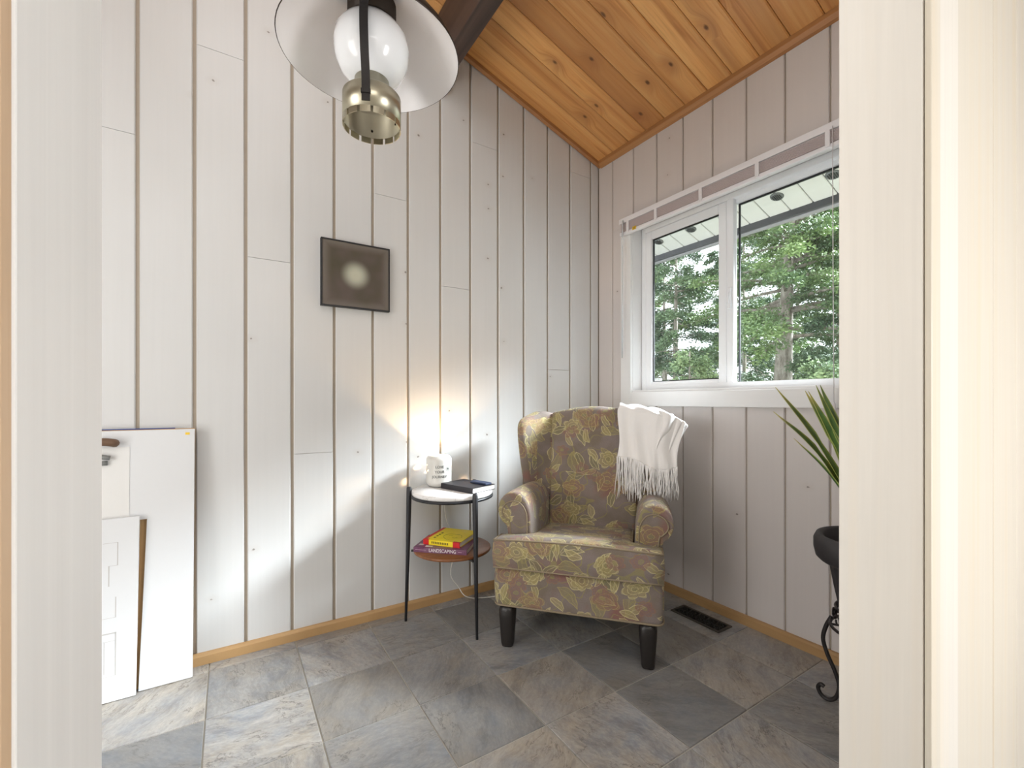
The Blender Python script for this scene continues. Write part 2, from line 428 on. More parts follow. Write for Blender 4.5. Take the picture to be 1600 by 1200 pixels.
# window
win = struct(bpy.data.objects.new('window_1', None)); COL.objects.link(win); win.location = (V, 1.31, 1.1)
win.matrix_world = Matrix.Translation(win.location)
def wbox(name, x0, x1, y0, y1, z0, z1, m, bevel=.002, parent=None):
    c = win.location
    return box(name, x0 - c.x, x1 - c.x, y0 - c.y, y1 - c.y, z0 - c.z, z1 - c.z, m, parent or win, bevel)
def ring(name, x0, x1, y0, y1, z0, z1, w, m, parent=None, bevel=.002, wb_=None):
    """rectangular frame in the window plane: outer y0..y1, z0..z1, member width w"""
    c = win.location; wb_ = wb_ or w
    bm = bmesh.new()
    for a in ((y0, y0 + w, z0, z1), (y1 - w, y1, z0, z1), (y0 + w, y1 - w, z0, z0 + wb_), (y0 + w, y1 - w, z1 - w, z1)):
        add_box(bm, x0 - c.x, x1 - c.x, a[0] - c.y, a[1] - c.y, a[2] - c.z, a[3] - c.z)
    if bevel: bmesh.ops.bevel(bm, geom=list(bm.edges), offset=bevel, segments=2, affect='EDGES')
    return from_bm(name, bm, m, parent or win)
CP = V - .020
wbox('casing', CP, V, 1.877, 1.956, 1.022, 2.1005, M_casing)
wbox('casing', CP, V, .668, .745, 1.022, 2.1005, M_casing)
wbox('casing', CP, V, .745, 1.877, 1.022, 1.104, M_casing)
wbox('casing', CP, V, 0.668, 1.956, 2.101, 2.145, M_casing)
# reveal boards
wbox('reveal', V - .001, V + .15, WY1 - .010, WY1, WZ0, WZ1, M_casing, .001)
wbox('reveal', V - .001, V + .15, WY0, WY0 + .010, WZ0, WZ1, M_casing, .001)
wbox('sill', V - .001, V + .15, WY0 + .01, WY1 - .01, WZ0, WZ0 + .012, M_casing, .001)
wbox('reveal', V - .001, V + .15, WY0 + .01, WY1 - .01, WZ1 - .010, WZ1, M_casing, .001)
ring('frame', V + .075, V + .145, .752, 1.873, 1.1165, 2.099, .030, M_vinyl)
# sliding sash (left) and fixed light (right)
def glass_mat():
    t = T('window_glass'); nt = t.t; out = nt.nodes['Material Output']
    tr_ = t.n('ShaderNodeBsdfTransparent'); gl = t.n('ShaderNodeBsdfGlossy'); gl.inputs['Roughness'].default_value = .02
    tr_.inputs[0].default_value = (.97, .985, .98, 1)
    fr = t.n('ShaderNodeFresnel'); fr.inputs[0].default_value = 1.35
    mx = t.n('ShaderNodeMixShader'); nt.links.new(fr.outputs[0], mx.inputs[0]); nt.links.new(tr_.outputs[0], mx.inputs[1]); nt.links.new(gl.outputs[0], mx.inputs[2])
    nt.links.new(mx.outputs[0], out.inputs['Surface']); return t.m
M_glass = glass_mat()
sash = ring('sash', V + .080, V + .112, 1.325, 1.850, 1.124, 2.068, .046, M_vinyl, None, .003, wb_=.042)
ring('gasket', V + .094, V + .104, 1.371, 1.804, 1.166, 2.022, .006, M_black, sash, 0)
wbox('pane', V + .0975, V + .1005, 1.372, 1.803, 1.167, 2.021, M_glass, 0, sash)
fx = ring('sash', V + .106, V + .140, .790, 1.345, 1.1175, 2.088, .040, M_vinyl, None, .003, wb_=.024)
wbox('mullion', V + .079, V + .108, 1.290, 1.326, 1.120, 2.085, M_vinyl, .003)
ring('gasket', V + .120, V + .130, .830, 1.287, 1.141, 2.048, .007, M_black, fx, 0)
wbox('pane', V + .1235, V + .1265, .831, 1.286, 1.142, 2.047, M_glass, 0, fx)
h = wbox('latch', V + .066, V + .080, 1.297, 1.318, 1.515, 1.625, M_vinyl, .005)
h2 = wbox('latch_lever', V + .058, V + .068, 1.303, 1.312, 1.545, 1.600, M_vinyl, .003, h)

# eave outside: sloping soffit, fascia boards
M_soffit = plain('soffit_white', srgb(186, 188, 185), .6, var=.02)
M_fascia = plain('fascia_grey', srgb(66, 68, 73), .5)
M_gutter = plain('gutter_grey', srgb(136, 136, 142), .4)
eave = struct(slope_prism('ceiling_eave', -2.3, 5.6, .012, .12, V + .16, 3.06, plain('soffit_gap', srgb(140, 140, 140), .8)))
yk = -2.26
while yk < 5.5:
    slope_prism('soffit_board', yk + .0025, yk + .1305, 0, .013, V + .15, 3.06, M_soffit, eave, .004); yk += .133
struct(box('trim_11', 3.06, 3.085, -2.3, 5.6, 2.243, 2.42, M_fascia)); struct(box('trim_12', 3.086, 3.135, -2.3, 5.6, 2.235, 2.30, M_gutter, None, .006))
for i, (x, y, wh) in enumerate(((2.895, 1.156, 'nearest the right jamb'), (2.902, 1.467, 'over the fixed pane, left of the pull cord'), (2.907, 2.087, 'seen through the sliding sash'), (2.911, 2.387, 'at the top left corner of the sliding sash'))):
    t = thing('soffit_vent', (x, y, zc(x)), 'round dark grey soffit vent outside, ' + wh, 'vent', 0, 'soffit vents')
    t.rotation_euler = (0, math.atan(SL), 0)
    lathe('rim', [(.0, -.006), (.026, -.008), (.036, -.006), (.040, .001)], (0, 0, 0), plain('vent_grey', srgb(88, 92, 92), .5), t, 20, cap1=True)
    bm = bmesh.new()
    for k in range(-2, 3):
        w = math.sqrt(.028 ** 2 - (k * .011) ** 2); add_box(bm, -w, w, k * .011 - .0025, k * .011 + .0025, -.0105, -.007)
    from_bm('louvre', bm, M_black, t)

# ------------------------------------------------------------------ window blind, raised
M_blind = plain('blind_pvc', srgb(232, 230, 232), .4, var=.02)
M_slat = plain('blind_slat', srgb(216, 203, 202), .45, var=.03)
BX = V - .052
bl = thing('window_blind', (BX, 1.31, 2.03), 'white mini blind drawn fully up above the window', 'blind')
def bbox(name, x0, x1, y0, y1, z0, z1, m, bevel=.002, parent=None):
    return box(name, x0 - BX, x1 - BX, y0 - 1.31, y1 - 1.31, z0 - 2.03, z1 - 2.03, m, parent or bl, bevel)
bbox('headrail', BX, V - .021, .672, 1.940, 2.123, 2.153, M_blind)
bm = bmesh.new()
for k in range(9):
    z = 2.075 + k * .0052
    add_box(bm, .004, .028, -.634, .622, z - 2.03, z - 2.03 + .0024)
o = from_bm('slat', bm, M_slat, bl); o['kind'] = 'stuff'
bbox('bottom_rail', BX + .002, V - .022, .674, 1.936, 2.052, 2.071, M_blind, .004)
for y in (1.87, 1.665, 1.385, 1.10, .82): bbox('bracket', BX - .002, BX + .004, y - .009, y + .009, 2.058, 2.124, M_blind, .001)
tube('tilt_wand', [(-.008, .59, .105), (-.012, .59, .06), (-.008, .592, -.30), (-.006, .596, -.72)], .0042, plain('clear_wand', srgb(236, 240, 242), .2, Transmission_Weight=.35), bl, 8)
tube('pull_cord', [(-.006, -.510, .10), (-.006, -.512, -.5), (-.004, -.514, -1.00)], .0016, M_blind, bl, 6)
lathe('tassel', [(.003, .07), (.005, .066), (.008, .03), (.010, .0)], (-.004, -.514, -1.055), M_blind, bl, 12, True, True)
tg = box('warning_tag', -.0035, -.0005, -.013, .013, -.009, .009, plain('yellow_tag', srgb(232, 190, 40), .5), None, 0)
tg.parent = bl; tg.location = (.0015, .508, .036)
bm = bmesh.new(); add_box(bm, -.0045, -.0036, -.009, .003, .001, .004); add_box(bm, -.0045, -.0036, -.009, .008, -.005, -.003)
o = from_bm('print', bm, M_black, tg)

# ------------------------------------------------------------------ picture on the wall
def picture_mat():
    t = T('blurred_print', .25); p = t.sep(t.obj())
    x, z = p[0], p[2]
    r = t.math('SQRT', t.math('ADD', t.math('POWER', t.math('ADD', x, .004), 2.), t.math('POWER', t.math('SUBTRACT', z, .003), 2.)))
    blob = t.mapr(r, .076, .012, 0, 1, True)
    c = t.mix(t.mapr(t.noise(t.obj(), 7., 2.), .35, .65), srgb(84, 78, 64), srgb(98, 88, 82))
    e = t.math('MAXIMUM', t.math('ABSOLUTE', x), t.math('ABSOLUTE', z))
    c = t.mix(t.mapr(e, .105, .155, 0, .55, True), c, srgb(140, 132, 124))
    c = t.mix(t.math('MULTIPLY', blob, .85), c, srgb(206, 208, 188))
    return t.col(c)
pic = thing('wall_picture', (.505, U - .012, 1.637), 'square dark picture with a pale glow at its centre', 'picture')
box('print', -.150, .150, -.0085, .004, -.147, .147, picture_mat(), pic, 0)
bm = bmesh.new()
for a in ((-.156, -.150, -.153, .153), (.150, .156, -.153, .153), (-.150, .150, -.153, -.147), (-.150, .150, .147, .153)): add_box(bm, a[0], a[1], -.0115, .0115, a[2], a[3])
from_bm('frame', bm, M_legmetal, pic)

# ------------------------------------------------------------------ pendant lamp (hurricane style)
LX, LY, LZ = .310, 1.157, H + .882                 # rim plane of the shade
M_enamel = plain('white_enamel', srgb(246, 243, 243), .3, var=.01)
M_opal = plain('opal_glass', srgb(244, 246, 250), .08, var=.0, Subsurface_Weight=.35, Subsurface_Radius=(.02, .02, .02), Subsurface_Scale=.5)
M_brass = plain('brushed_brass', srgb(188, 182, 162), .32, var=.04, Metallic=1.)
M_bronze = plain('dark_bronze', srgb(52, 42, 34), .42, var=.1, Metallic=.4)
pl = thing('pendant_lamp', (LX, LY, LZ), 'hurricane style pendant lamp with white enamel shade and opal globe', 'lamp')
bm = bmesh.new()
add_lathe(bm, [(.219, 0), (.208, .022), (.185, .052), (.15, .085), (.11, .112), (.07, .130), (.058, .136)], n=64)
sh = from_bm('shade', bm, M_enamel, pl, True)
bm = bmesh.new()
add_lathe(bm, [(.2195, -.0005), (.2212, .001), (.2105, .025), (.187, .056), (.152, .089), (.112, .117), (.071, .135), (.058, .141)], n=64)
from_bm('shade_outside', bm, M_bronze, pl, True)['label'] = 'dark bronze outside of the shade'
lathe('globe', [(.034, -.066), (.054, -.058), (.075, -.040), (.088, -.012), (.0925, .020), (.089, .046), (.075, .067), (.056, .082), (.047, .090), (.044, .13)], (0, 0, 0), M_opal, pl, 48)
lathe('chimney_collar', [(.0550, .086), (.0600, .086), (.0595, .26), (.05, .28), (.02, .29)], (0, 0, 0), M_bronze, pl, 40, cap1=True)
# font: stepped cylinder with a crenellated rim
fo = lathe('font', [(.0, -.060), (.038, -.060), (.0425, -.062), (.0425, -.097), (.045, -.0995), (.068, -.101), (.0718, -.105), (.0718, -.168), (.0698, -.168), (.0698, -.107), (.030, -.103), (.0, -.103)], (0, 0, 0), M_brass, pl, 64)
bm = bmesh.new()
for k in range(14):
    a0 = 2 * math.pi * k / 14; a1 = a0 + 2 * math.pi / 14 * .80
    v = []
    for r in (.0698, .0718):
        for z in (-.183, -.1675):
            v.append([bm.verts.new((r * math.cos(a0 + (a1 - a0) * i / 4), r * math.sin(a0 + (a1 - a0) * i / 4), z)) for i in range(5)])
    for i in range(4):
        bm.faces.new((v[0][i], v[0][i + 1], v[1][i + 1], v[1][i])); bm.faces.new((v[2][i], v[3][i], v[3][i + 1], v[2][i + 1]))
        bm.faces.new((v[0][i], v[2][i], v[2][i + 1], v[0][i + 1]))
    for i in (0, 4): bm.faces.new((v[0][i], v[1][i], v[3][i], v[2][i]))
from_bm('crenellated_rim', bm, M_brass, fo)
for a in (R(15), R(75)):
    o = lathe('rivet', [(.0, 0.), (.003, .0), (.003, .002), (0, .003)], (0, 0, 0), M_bronze, fo, 8, smooth=False)
    o.location = (.0698 * math.cos(a), .0698 * math.sin(a), -.140 if a < .5 else -.15); o.rotation_euler = Euler((0, -math.pi / 2, a))
_sp = [(.0605, 0, .15), (.0700, 0, .110), (.0945, 0, .055), (.0975, 0, .01), (.0895, 0, -.045), (.077, 0, -.090), (.0735, 0, -.130), (.0735, 0, -.160)]
def strap(az):
    bm = bmesh.new(); prev = None; w = .0098; M_ = Matrix.Rotation(az, 4, 'Z')
    for p in spline(_sp, 4):
        rg = [bm.verts.new(M_ @ Vector((p.x + dr, sy * w, p.z))) for dr, sy in ((0, -1), (.003, -1), (.003, 1), (0, 1))]
        if prev:
            for i in range(4): bm.faces.new((prev[i], prev[(i + 1) % 4], rg[(i + 1) % 4], rg[i]))
        else: bm.faces.new(rg)
        prev = rg
    bm.faces.new(prev[::-1])
    s = from_bm('strap', bm, M_iron, pl)
    bm = bmesh.new(); add_box(bm, .0735, .0790, -.0112, .0112, -.143, -.133, M_); from_bm('strap_clip', bm, M_iron, s)
az_cam = math.atan2(-LY, -LX)
strap(az_cam - R(11)); strap(az_cam - R(11) + math.pi)
# rod and canopy up to the ceiling
zt = zc(LX) - LZ
tube('hanging_rod', [(0, 0, .28), (0, 0, zt - .03)], .006, M_bronze, pl, 10)
lathe('ceiling_canopy', [(.0, -.045), (.03, -.043), (.055, -.02), (.06, .03)], (0, 0, zt), M_bronze, pl, 28)

# ------------------------------------------------------------------ wing chair
def fabric():
    t = T('floral_tapestry', .95); tc = t.n('ShaderNodeTexCoord'); p = t.sep(tc.outputs['Object']); nrm = t.sep(tc.outputs['Normal'])
    ax = t.math('GREATER_THAN', t.math('ABSOLUTE', nrm[0]), .72); az_ = t.math('GREATER_THAN', t.math('ABSOLUTE', nrm[2]), .72)
    u = t.math('ADD', t.math('MULTIPLY', t.math('SUBTRACT', 1., ax), p[0]), t.math('MULTIPLY', ax, p[1]))
    v = t.math('ADD', t.math('MULTIPLY', t.math('SUBTRACT', 1., az_), p[2]), t.math('MULTIPLY', az_, p[1]))
    uv = t.comb(u, v)
    wob = t.noise(uv, 16., 2.); uv = t.vmath('ADD', uv, t.comb(t.math('MULTIPLY', t.math('SUBTRACT', wob, .5), .03), t.math('MULTIPLY', t.math('SUBTRACT', t.noise(t.vmath('ADD', uv, (5., 3., 0.)), 16., 2.), .5), .03)))
    ground = t.mix(t.mapr(t.noise(uv, 9., 2.), .4, .62), srgb(134, 122, 117), srgb(122, 110, 97))
    ground = t.mix(t.mapr(t.noise(t.vmath('ADD', uv, (9., 1., 0.)), 7., 2.), .55, .72, 0, .7), ground, srgb(140, 88, 80))
    cols = {'olive': srgb(146, 138, 92), 'gold': srgb(172, 158, 104), 'cream': srgb(206, 194, 146), 'rust': srgb(150, 114, 90), 'rose': srgb(136, 102, 97), 'green': srgb(126, 124, 84)}
    def cell(sc, off, rnd=.85):
        w = t.vmath('ADD', uv, off)
        vo = t.n('ShaderNodeTexVoronoi', voronoi_dimensions='2D'); t.put(vo.inputs['Vector'], w); vo.inputs['Scale'].default_value = sc; vo.inputs['Randomness'].default_value = rnd
        d = t.sep(t.vmath('SUBTRACT', w, vo.outputs['Position'])); rc = t.sep(vo.outputs['Color'])
        return d[0], d[1], rc
    c = ground
    # stems: contour lines of a noise field
    st = t.math('ABSOLUTE', t.math('SUBTRACT', t.noise(t.vmath('ADD', uv, (2., 8., 0.)), 7.5, 1.), .5))
    c = t.mix(t.mapr(st, .012, .006, 0, .75), c, cols['olive'])
    # leaves
    for sc, off, L, W, ca, cb in ((9.5, (.31, .77, 0), .052, .020, 'green', 'cream'), (8.0, (4.1, 2.7, 0), .060, .022, 'olive', 'gold'), (11., (7.3, 5.9, 0), .042, .016, 'gold', 'cream')):
        dx, dy, rc = cell(sc, off)
        an = t.math('MULTIPLY', rc[0], 6.28); cs, sn = t.math('COSINE', an), t.math('SINE', an)
        a = t.math('ADD', t.math('MULTIPLY', dx, cs), t.math('MULTIPLY', dy, sn)); b = t.math('SUBTRACT', t.math('MULTIPLY', dy, cs), t.math('MULTIPLY', dx, sn))
        b = t.math('ADD', b, t.math('MULTIPLY', t.math('MULTIPLY', a, a), 5.))
        q = t.math('DIVIDE', a, L); wd = t.math('MULTIPLY', t.math('MULTIPLY', t.math('SUBTRACT', 1., t.math('MULTIPLY', q, q)), t.math('SUBTRACT', 1., t.math('MULTIPLY', q, .45))), W)
        ed = t.math('SUBTRACT', wd, t.math('ABSOLUTE', b))
        ins = t.mapr(ed, 0., .0015)
        lf = t.mix(t.mapr(ed, .0045, .0025), cols[ca], cols[cb])
        vein = t.math('ABSOLUTE', t.math('SINE', t.math('MULTIPLY', t.math('ADD', a, t.math('ABSOLUTE', b)), 420.)))
        lf = t.mix(t.mapr(vein, .25, .05, 0, .55), lf, cols[cb])
        lf = t.mix(t.mapr(t.math('ABSOLUTE', b), .0022, .001), lf, cols[cb])
        c = t.mix(t.math('MULTIPLY', ins, t.math('MULTIPLY', t.math('GREATER_THAN', rc[1], .30), t.mapr(ed, .0045, .0025, .50, .95))), c, lf)
    # blossoms: petals by polar radius
    for sc, off, r0, npet, pal in ((6.2, (1.9, .4, 0), .056, 7., ('gold', 'cream')), (5.6, (6.6, 9.1, 0), .062, 5., ('rust', 'gold')), (7.4, (3.3, 6.2, 0), .040, 6., ('rose', 'rust'))):
        dx, dy, rc = cell(sc, off, .9)
        dy2 = t.math('MULTIPLY', dy, 1.25)
        r = t.math('SQRT', t.math('ADD', t.math('MULTIPLY', dx, dx), t.math('MULTIPLY', dy2, dy2)))
        th = t.math('ADD', t.math('ARCTAN2', dy2, dx), t.math('MULTIPLY', rc[0], 6.28))
        lobe = t.math('ABSOLUTE', t.math('SINE', t.math('MULTIPLY', th, npet / 2)))
        Rr = t.math('MULTIPLY', t.math('ADD', .72, t.math('MULTIPLY', lobe, .28)), r0)
        ed = t.math('SUBTRACT', Rr, r); ins = t.mapr(ed, 0., .0015)
        f = t.mix(t.mapr(ed, .005, .003), cols[pal[0]], cols[pal[1]])
        ringp = t.math('ABSOLUTE', t.math('SINE', t.math('ADD', t.math('MULTIPLY', t.math('DIVIDE', r, Rr), 9.5), t.math('MULTIPLY', lobe, 1.3))))
        f = t.mix(t.mapr(ringp, .35, .12, 0, .85), f, cols[pal[1]])
        f = t.mix(t.mapr(lobe, .16, .05, 0, .6), f, srgb(118, 96, 66))
        f = t.mix(t.mapr(r, .012, .009), f, cols['olive'])
        c = t.mix(t.math('MULTIPLY', ins, t.math('MULTIPLY', t.math('GREATER_THAN', rc[2], .42), t.mapr(ringp, .35, .12, .50, .95))), c, f)
    wv = t.n('ShaderNodeTexWave', bands_direction='DIAGONAL'); t.put(wv.inputs['Vector'], tc.outputs['Object']); wv.inputs['Scale'].default_value = 160.; wv.inputs['Distortion'].default_value = 1.5
    speck = t.noise(tc.outputs['Object'], 420., 2.)
    c = t.mix(t.mapr(speck, .4, .65, 0, .22), c, srgb(86, 78, 68))
    t.bump(t.math('ADD', wv.outputs[1], speck), .35, .0015)
    t.b.inputs['Sheen Weight'].default_value = .12
    return t.col(c)
M_fab = fabric()
M_welt = plain('welt_cord', srgb(140, 126, 104), .9, .2, 200, .15)
M_chairleg = plain('dark_stained_leg', srgb(34, 30, 28), .38, .1, 60, .15)
CM = Vector((1.19, 1.41, 0)); CRZ = math.atan2(-.7503, .6611)
ch = thing('wing_chair', CM, 'wing back armchair upholstered in faded floral tapestry, standing in the corner', 'armchair', CRZ)
CX = .012
def rrect(w, d, r, k=4):
    """rounded rectangle outline, counter-clockwise, centred"""
    out = []
    for cx_, cy_, a0 in ((w - r, d - r, 0), (-(w - r), d - r, 90), (-(w - r), -(d - r), 180), (w - r, -(d - r), 270)):
        for i in range(k + 1):
            a = R(a0 + 90 * i / k); out.append((cx_ + r * math.cos(a), cy_ + r * math.sin(a)))
    return out
# base / apron
rings = []
for z, k in ((.186, -.012), (.188, -.003), (.205, 0), (.27, .004), (.335, .001), (.348, -.006), (.350, -.02)):
    rings.append([(CX + x, y + .335, z + (.004 * math.cos(x * 9) if z < .2 else 0)) for x, y in rrect(.345 + k, .365 + k, .03)])
base = loft('apron', rings, M_fab, ch, 1)
tube('welt', [(CX + x, y + .335, .189) for x, y in rrect(.343, .363, .03)] + [(CX + .343, .335 + .333, .189)], .0042, M_welt, base, 6)
# T-shaped cushion, crowned
T_out = [(-.335, -.06), (-.335, .052), (-.200, .058), (-.200, .45), (.226, .45), (.226, .058), (.342, .052), (.342, -.06)]
def t_outline(ins):
    # resample and inset
    pts = []
    n = len(T_out)
    for i in range(n):
        a = Vector(T_out[i]); b = Vector(T_out[(i + 1) % n]); m = max(1, int((b - a).length / .06))
        for j in range(m): pts.append(a + (b - a) * j / m)
    N_ = len(pts); out = []
    for i in range(N_):
        p = pts[i]; d = (pts[(i + 1) % N_] - pts[i - 1]).normalized(); nr = Vector((d.y, -d.x))
        out.append(p + nr * ins)
    return out
bm = bmesh.new(); prev = None
for z, ins in ((.352, .016), (.354, .006), (.362, .0), (.412, -.004), (.462, .0), (.470, .006), (.476, .018)):
    pts = t_outline(ins)
    rg = []
    for p in pts:
        crown = .010 * math.cos(p.x * 4.2) if z > .4 else 0
        rg.append(bm.verts.new((CX + p.x, p.y, z + crown - (.055 * max(0, p.y + .02) / .44 if z > .4 else 0))))
    if prev:
        for i in range(len(rg)): bm.faces.new((prev[i], prev[(i + 1) % len(rg)], rg[(i + 1) % len(rg)], rg[i]))
    else: bm.faces.new(rg[::-1])
    prev = rg
f = bm.faces.new(prev)
res = bmesh.ops.triangulate(bm, faces=[f]); 
bmesh.ops.subdivide_edges(bm, edges=list({e for fa in res['faces'] for e in fa.edges if len(e.link_faces) == 2 and all(x in res['faces'] for x in e.link_faces)}), cuts=1)
for v in bm.verts:
    if v.co.z > .410 and v.normal.z > .5 or v.co.z > .474:
        k = max(0, 1 - ((v.co.x - CX) / .34) ** 2) * max(0, 1 - ((v.co.y - .19) / .30) ** 2); v.co.z += .012 * k
cu = from_bm('seat_cushion', bm, M_fab, ch, True)
w_ = [(CX + p.x, p.y, .470 + .010 * math.cos(p.x * 4.2) - .055 * max(0, p.y + .02) / .44) for p in t_outline(.003)]
tube('welt', w_ + [w_[0]], .0042, M_welt, cu, 6)
w_ = [(CX + p.x, p.y, .358) for p in t_outline(.003)]
tube('welt', w_ + [w_[0]], .0042, M_welt, cu, 6)
# arms
arm_prof = [(.215, .345), (.214, .45), (.215, .54), (.222, .590), (.240, .628), (.268, .650), (.300, .656), (.334, .645), (.360, .618), (.371, .582), (.366, .548), (.350, .522), (.331, .512), (.322, .49), (.320, .42), (.320, .345)]
for s in (-1, 1):
    rings = []
    for y, k, dz in ((.046, .80, -.004), (.047, .94, -.001), (.054, .985, 0), (.072, 1., 0), (.20, 1., -.004), (.33, .99, -.010), (.45, .97, -.016), (.56, .95, -.02)):
        rg = []
        for x, z in arm_prof:
            x2 = .288 + s * .018 + (x - .288) * (k if z > .36 else 1); z2 = .50 + (z - .50) * (k if z > .5 else 1) + ((dz - (.018 if s > 0 else 0)) if z > .4 else 0)
            rg.append((CX + s * x2, y, z2))
        rings.append(rg)
    a = loft('arm', rings, M_fab, ch, 1)
    # raised front facing with a corded edge
    fp = [(.233, .36), (.233, .53), (.240, .576), (.262, .606), (.294, .615), (.326, .603), (.344, .576), (.340, .552), (.322, .532), (.309, .515), (.304, .36)]
    bm = bmesh.new(); fp = [(x + s * .018, z - (.018 if s > 0 and z > .4 else 0)) for x, z in fp]; add_prism(bm, [(CX + s * x, z) for x, z in fp], 'y', .041, .050)
    fp_o = from_bm('arm_facing', bm, M_fab, a)
    tube('welt', spline([(CX + s * x, .0405, z) for x, z in fp], 4), .0032, M_welt, a, 6)
    # scroll pleat lines along the roll
# back: reclined slab with a gently arched top
def back_ring(z):
    t_ = (z - .38) / .62
    yi = .425 + .098 * t_; th = .13 - .035 * t_; hw = .222 + .006 * t_ if t_ < .4 else .224
    bulge = .018 * math.sin(math.pi * min(1, max(0, t_)))
    return yi, th, hw, bulge
rings = []
for z in (.36, .40, .50, .62, .74, .86, .93, .965, .985, .992):
    yi, th, hw, bu = back_ring(z); rg = []
    k = {.985: .5, .992: .15, .965: .85}.get(z, 1.)
    for fx_ in (-1, -.92, -.6, -.2, .2, .6, .92, 1):
        arch = .038 * (1 - fx_ * fx_) * max(0, (z - .8) / .19) if z > .8 else 0
        rg.append((CX + .020 + fx_ * hw, yi - (bu if abs(fx_) < .95 else 0) * (1 - fx_ ** 4) + (1 - k) * th * .5, z + arch))
    for fx_ in (1, .6, .2, -.2, -.6, -1):
        arch = .038 * (1 - fx_ * fx_) * max(0, (z - .8) / .19) if z > .8 else 0
        rg.append((CX + .020 + fx_ * hw, yi + th - (1 - k) * th * .5, z + arch))
    rings.append(rg)
bk = loft('backrest', rings, M_fab, ch, 2)
# wings
for s in (-1, 1):
    rings = []
    #        z     yfront  xin_f  xout_f  ycrease xin_b  k
    for z, yf, k in ((.545, .440, 1.), (.60, .425, 1.), (.68, .402, 1.), (.77, .388, 1.), (.86, .384, 1.), (.915, .395, 1.), (.945, .412, .93), (.962, .436, .75), (.972, .455, .45), (.974, .470, .12)):
        t_ = (z - .545) / .43
        yc = .445 + .098 * (z - .38) / .62 + .02
        xo = .335 + .042 * t_; xi = xo - .055; xb = .205 - (.012 if s < 0 else -.012)
        pts = [(xi + .004, yf + .008), (xi + .018, yf - .006), (xo - .016, yf - .008), (xo - .001, yf + .004), (xo, yf + .03), (xo - .008, yf + .09), (xo - .025, yc + .085), (xb + .02, yc + .095), (xb - .01, yc + .07), (xb - .008, yc), (xb + .012, yc - .03), (xi - .028, yf + .055)]
        mx = sum(p[0] for p in pts) / len(pts); my = sum(p[1] for p in pts) / len(pts)
        zz = lambda p: z + (.022 * max(0, (p[1] - yf) / .18) if z > .9 else 0)
        rings.append([(CX + .010 + s * (mx + (p[0] - mx) * k), my + (p[1] - my) * k, zz(p)) for p in pts])
    loft('wing', rings, M_fab, ch, 2)
# legs
def leg(x, y, back=False):
    rings = []
    for z, w in ((0., .023), (.006, .027), (.07, .0305), (.13, .035), (.192, .039)):
        dx = 0; dy = (.04 * (1 - z / .19) if back else 0)
        rings.append([(x + dx + a, y + dy + b, z) for a, b in rrect(w, w, w * .55, 2)])
    return loft('leg', rings, M_chairleg, ch, 1)
for x in (-.281, .297): leg(x, .014)
for x in (-.24, .26): leg(x, .56, True)

# ------------------------------------------------------------------ throw blanket over the right wing
M_throw = plain('white_knit', srgb(240, 238, 236), .9, .25, 300, .03)
tb = thing('throw_blanket', CM, 'white knitted throw with long fringe, draped over the right of the chair back', 'blanket', CRZ)
bm = bmesh.new(); NI, NJ = 44, 40; grid = []
yF = lambda z: .405 + .098 * (z - .38) / .62
rnd = random.Random(3)
def throw_pt(a, b):
    """a across (0 inner .. 1 outer), b along (0 front hem .. 1 rear hem)"""
    x = .165 + .25 * a
    # front drape hangs from the top edge, falls behind over the back
    fz = .770 + .012 * math.sin(a * 7) - .03 * a
    topz = 1.034 - .030 * a - .055 * max(0, a - .6)
    yt_f = .497 - .135 * min(1, a / .62) ** 1.3 + .04 * max(0, a - .75)   # follows the wing forward
    yt_b = .640 - .03 * a
    if b < .55:
        t_ = b / .55; z = fz + (topz - .012 - fz) * t_
        y = yt_f - .030 - .028 * (1 - t_) ** 1.2 + .012 * math.sin(a * 9 + .6) * (1 - .5 * t_)
        # soft vertical folds
        y += .010 * math.sin(a * 21 + 1.2 * math.sin(t_ * 3)) * (.35 + .65 * (1 - t_))
        x += .012 * a * (1 - t_) - .010 * (1 - t_) * (1 - a) + .008 * math.sin(t_ * 5 + a * 3)
        x += .045 * a * t_
    elif b < .75:
        t_ = (b - .55) / .20; y = yt_f - .030 + (yt_b - yt_f + .03) * t_
        z = topz - .012 + .016 * math.sin(math.pi * t_) + .005 * math.sin(a * 16 + t_ * 5)
        x += .008 * math.sin(5 * t_ * (1 - t_)) * a
    else:
        t_ = (b - .75) / .25; y = yt_b + .022 + .004 * math.sin(a * 17); z = topz - .012 - .20 * t_
    return Vector((x, y, z))
for j in range(NJ + 1):
    grid.append([bm.verts.new(throw_pt(i / NI, j / NJ)) for i in range(NI + 1)])
for j in range(NJ):
    for i in range(NI): bm.faces.new((grid[j][i], grid[j][i + 1], grid[j + 1][i + 1], grid[j + 1][i]))
cl = from_bm('cloth', bm, M_throw, tb, True)
m = cl.modifiers.new('t', 'SOLIDIFY'); m.thickness = .007; m.offset = 0
m = cl.modifiers.new('s', 'SUBSURF'); m.levels = 1; m.render_levels = 1
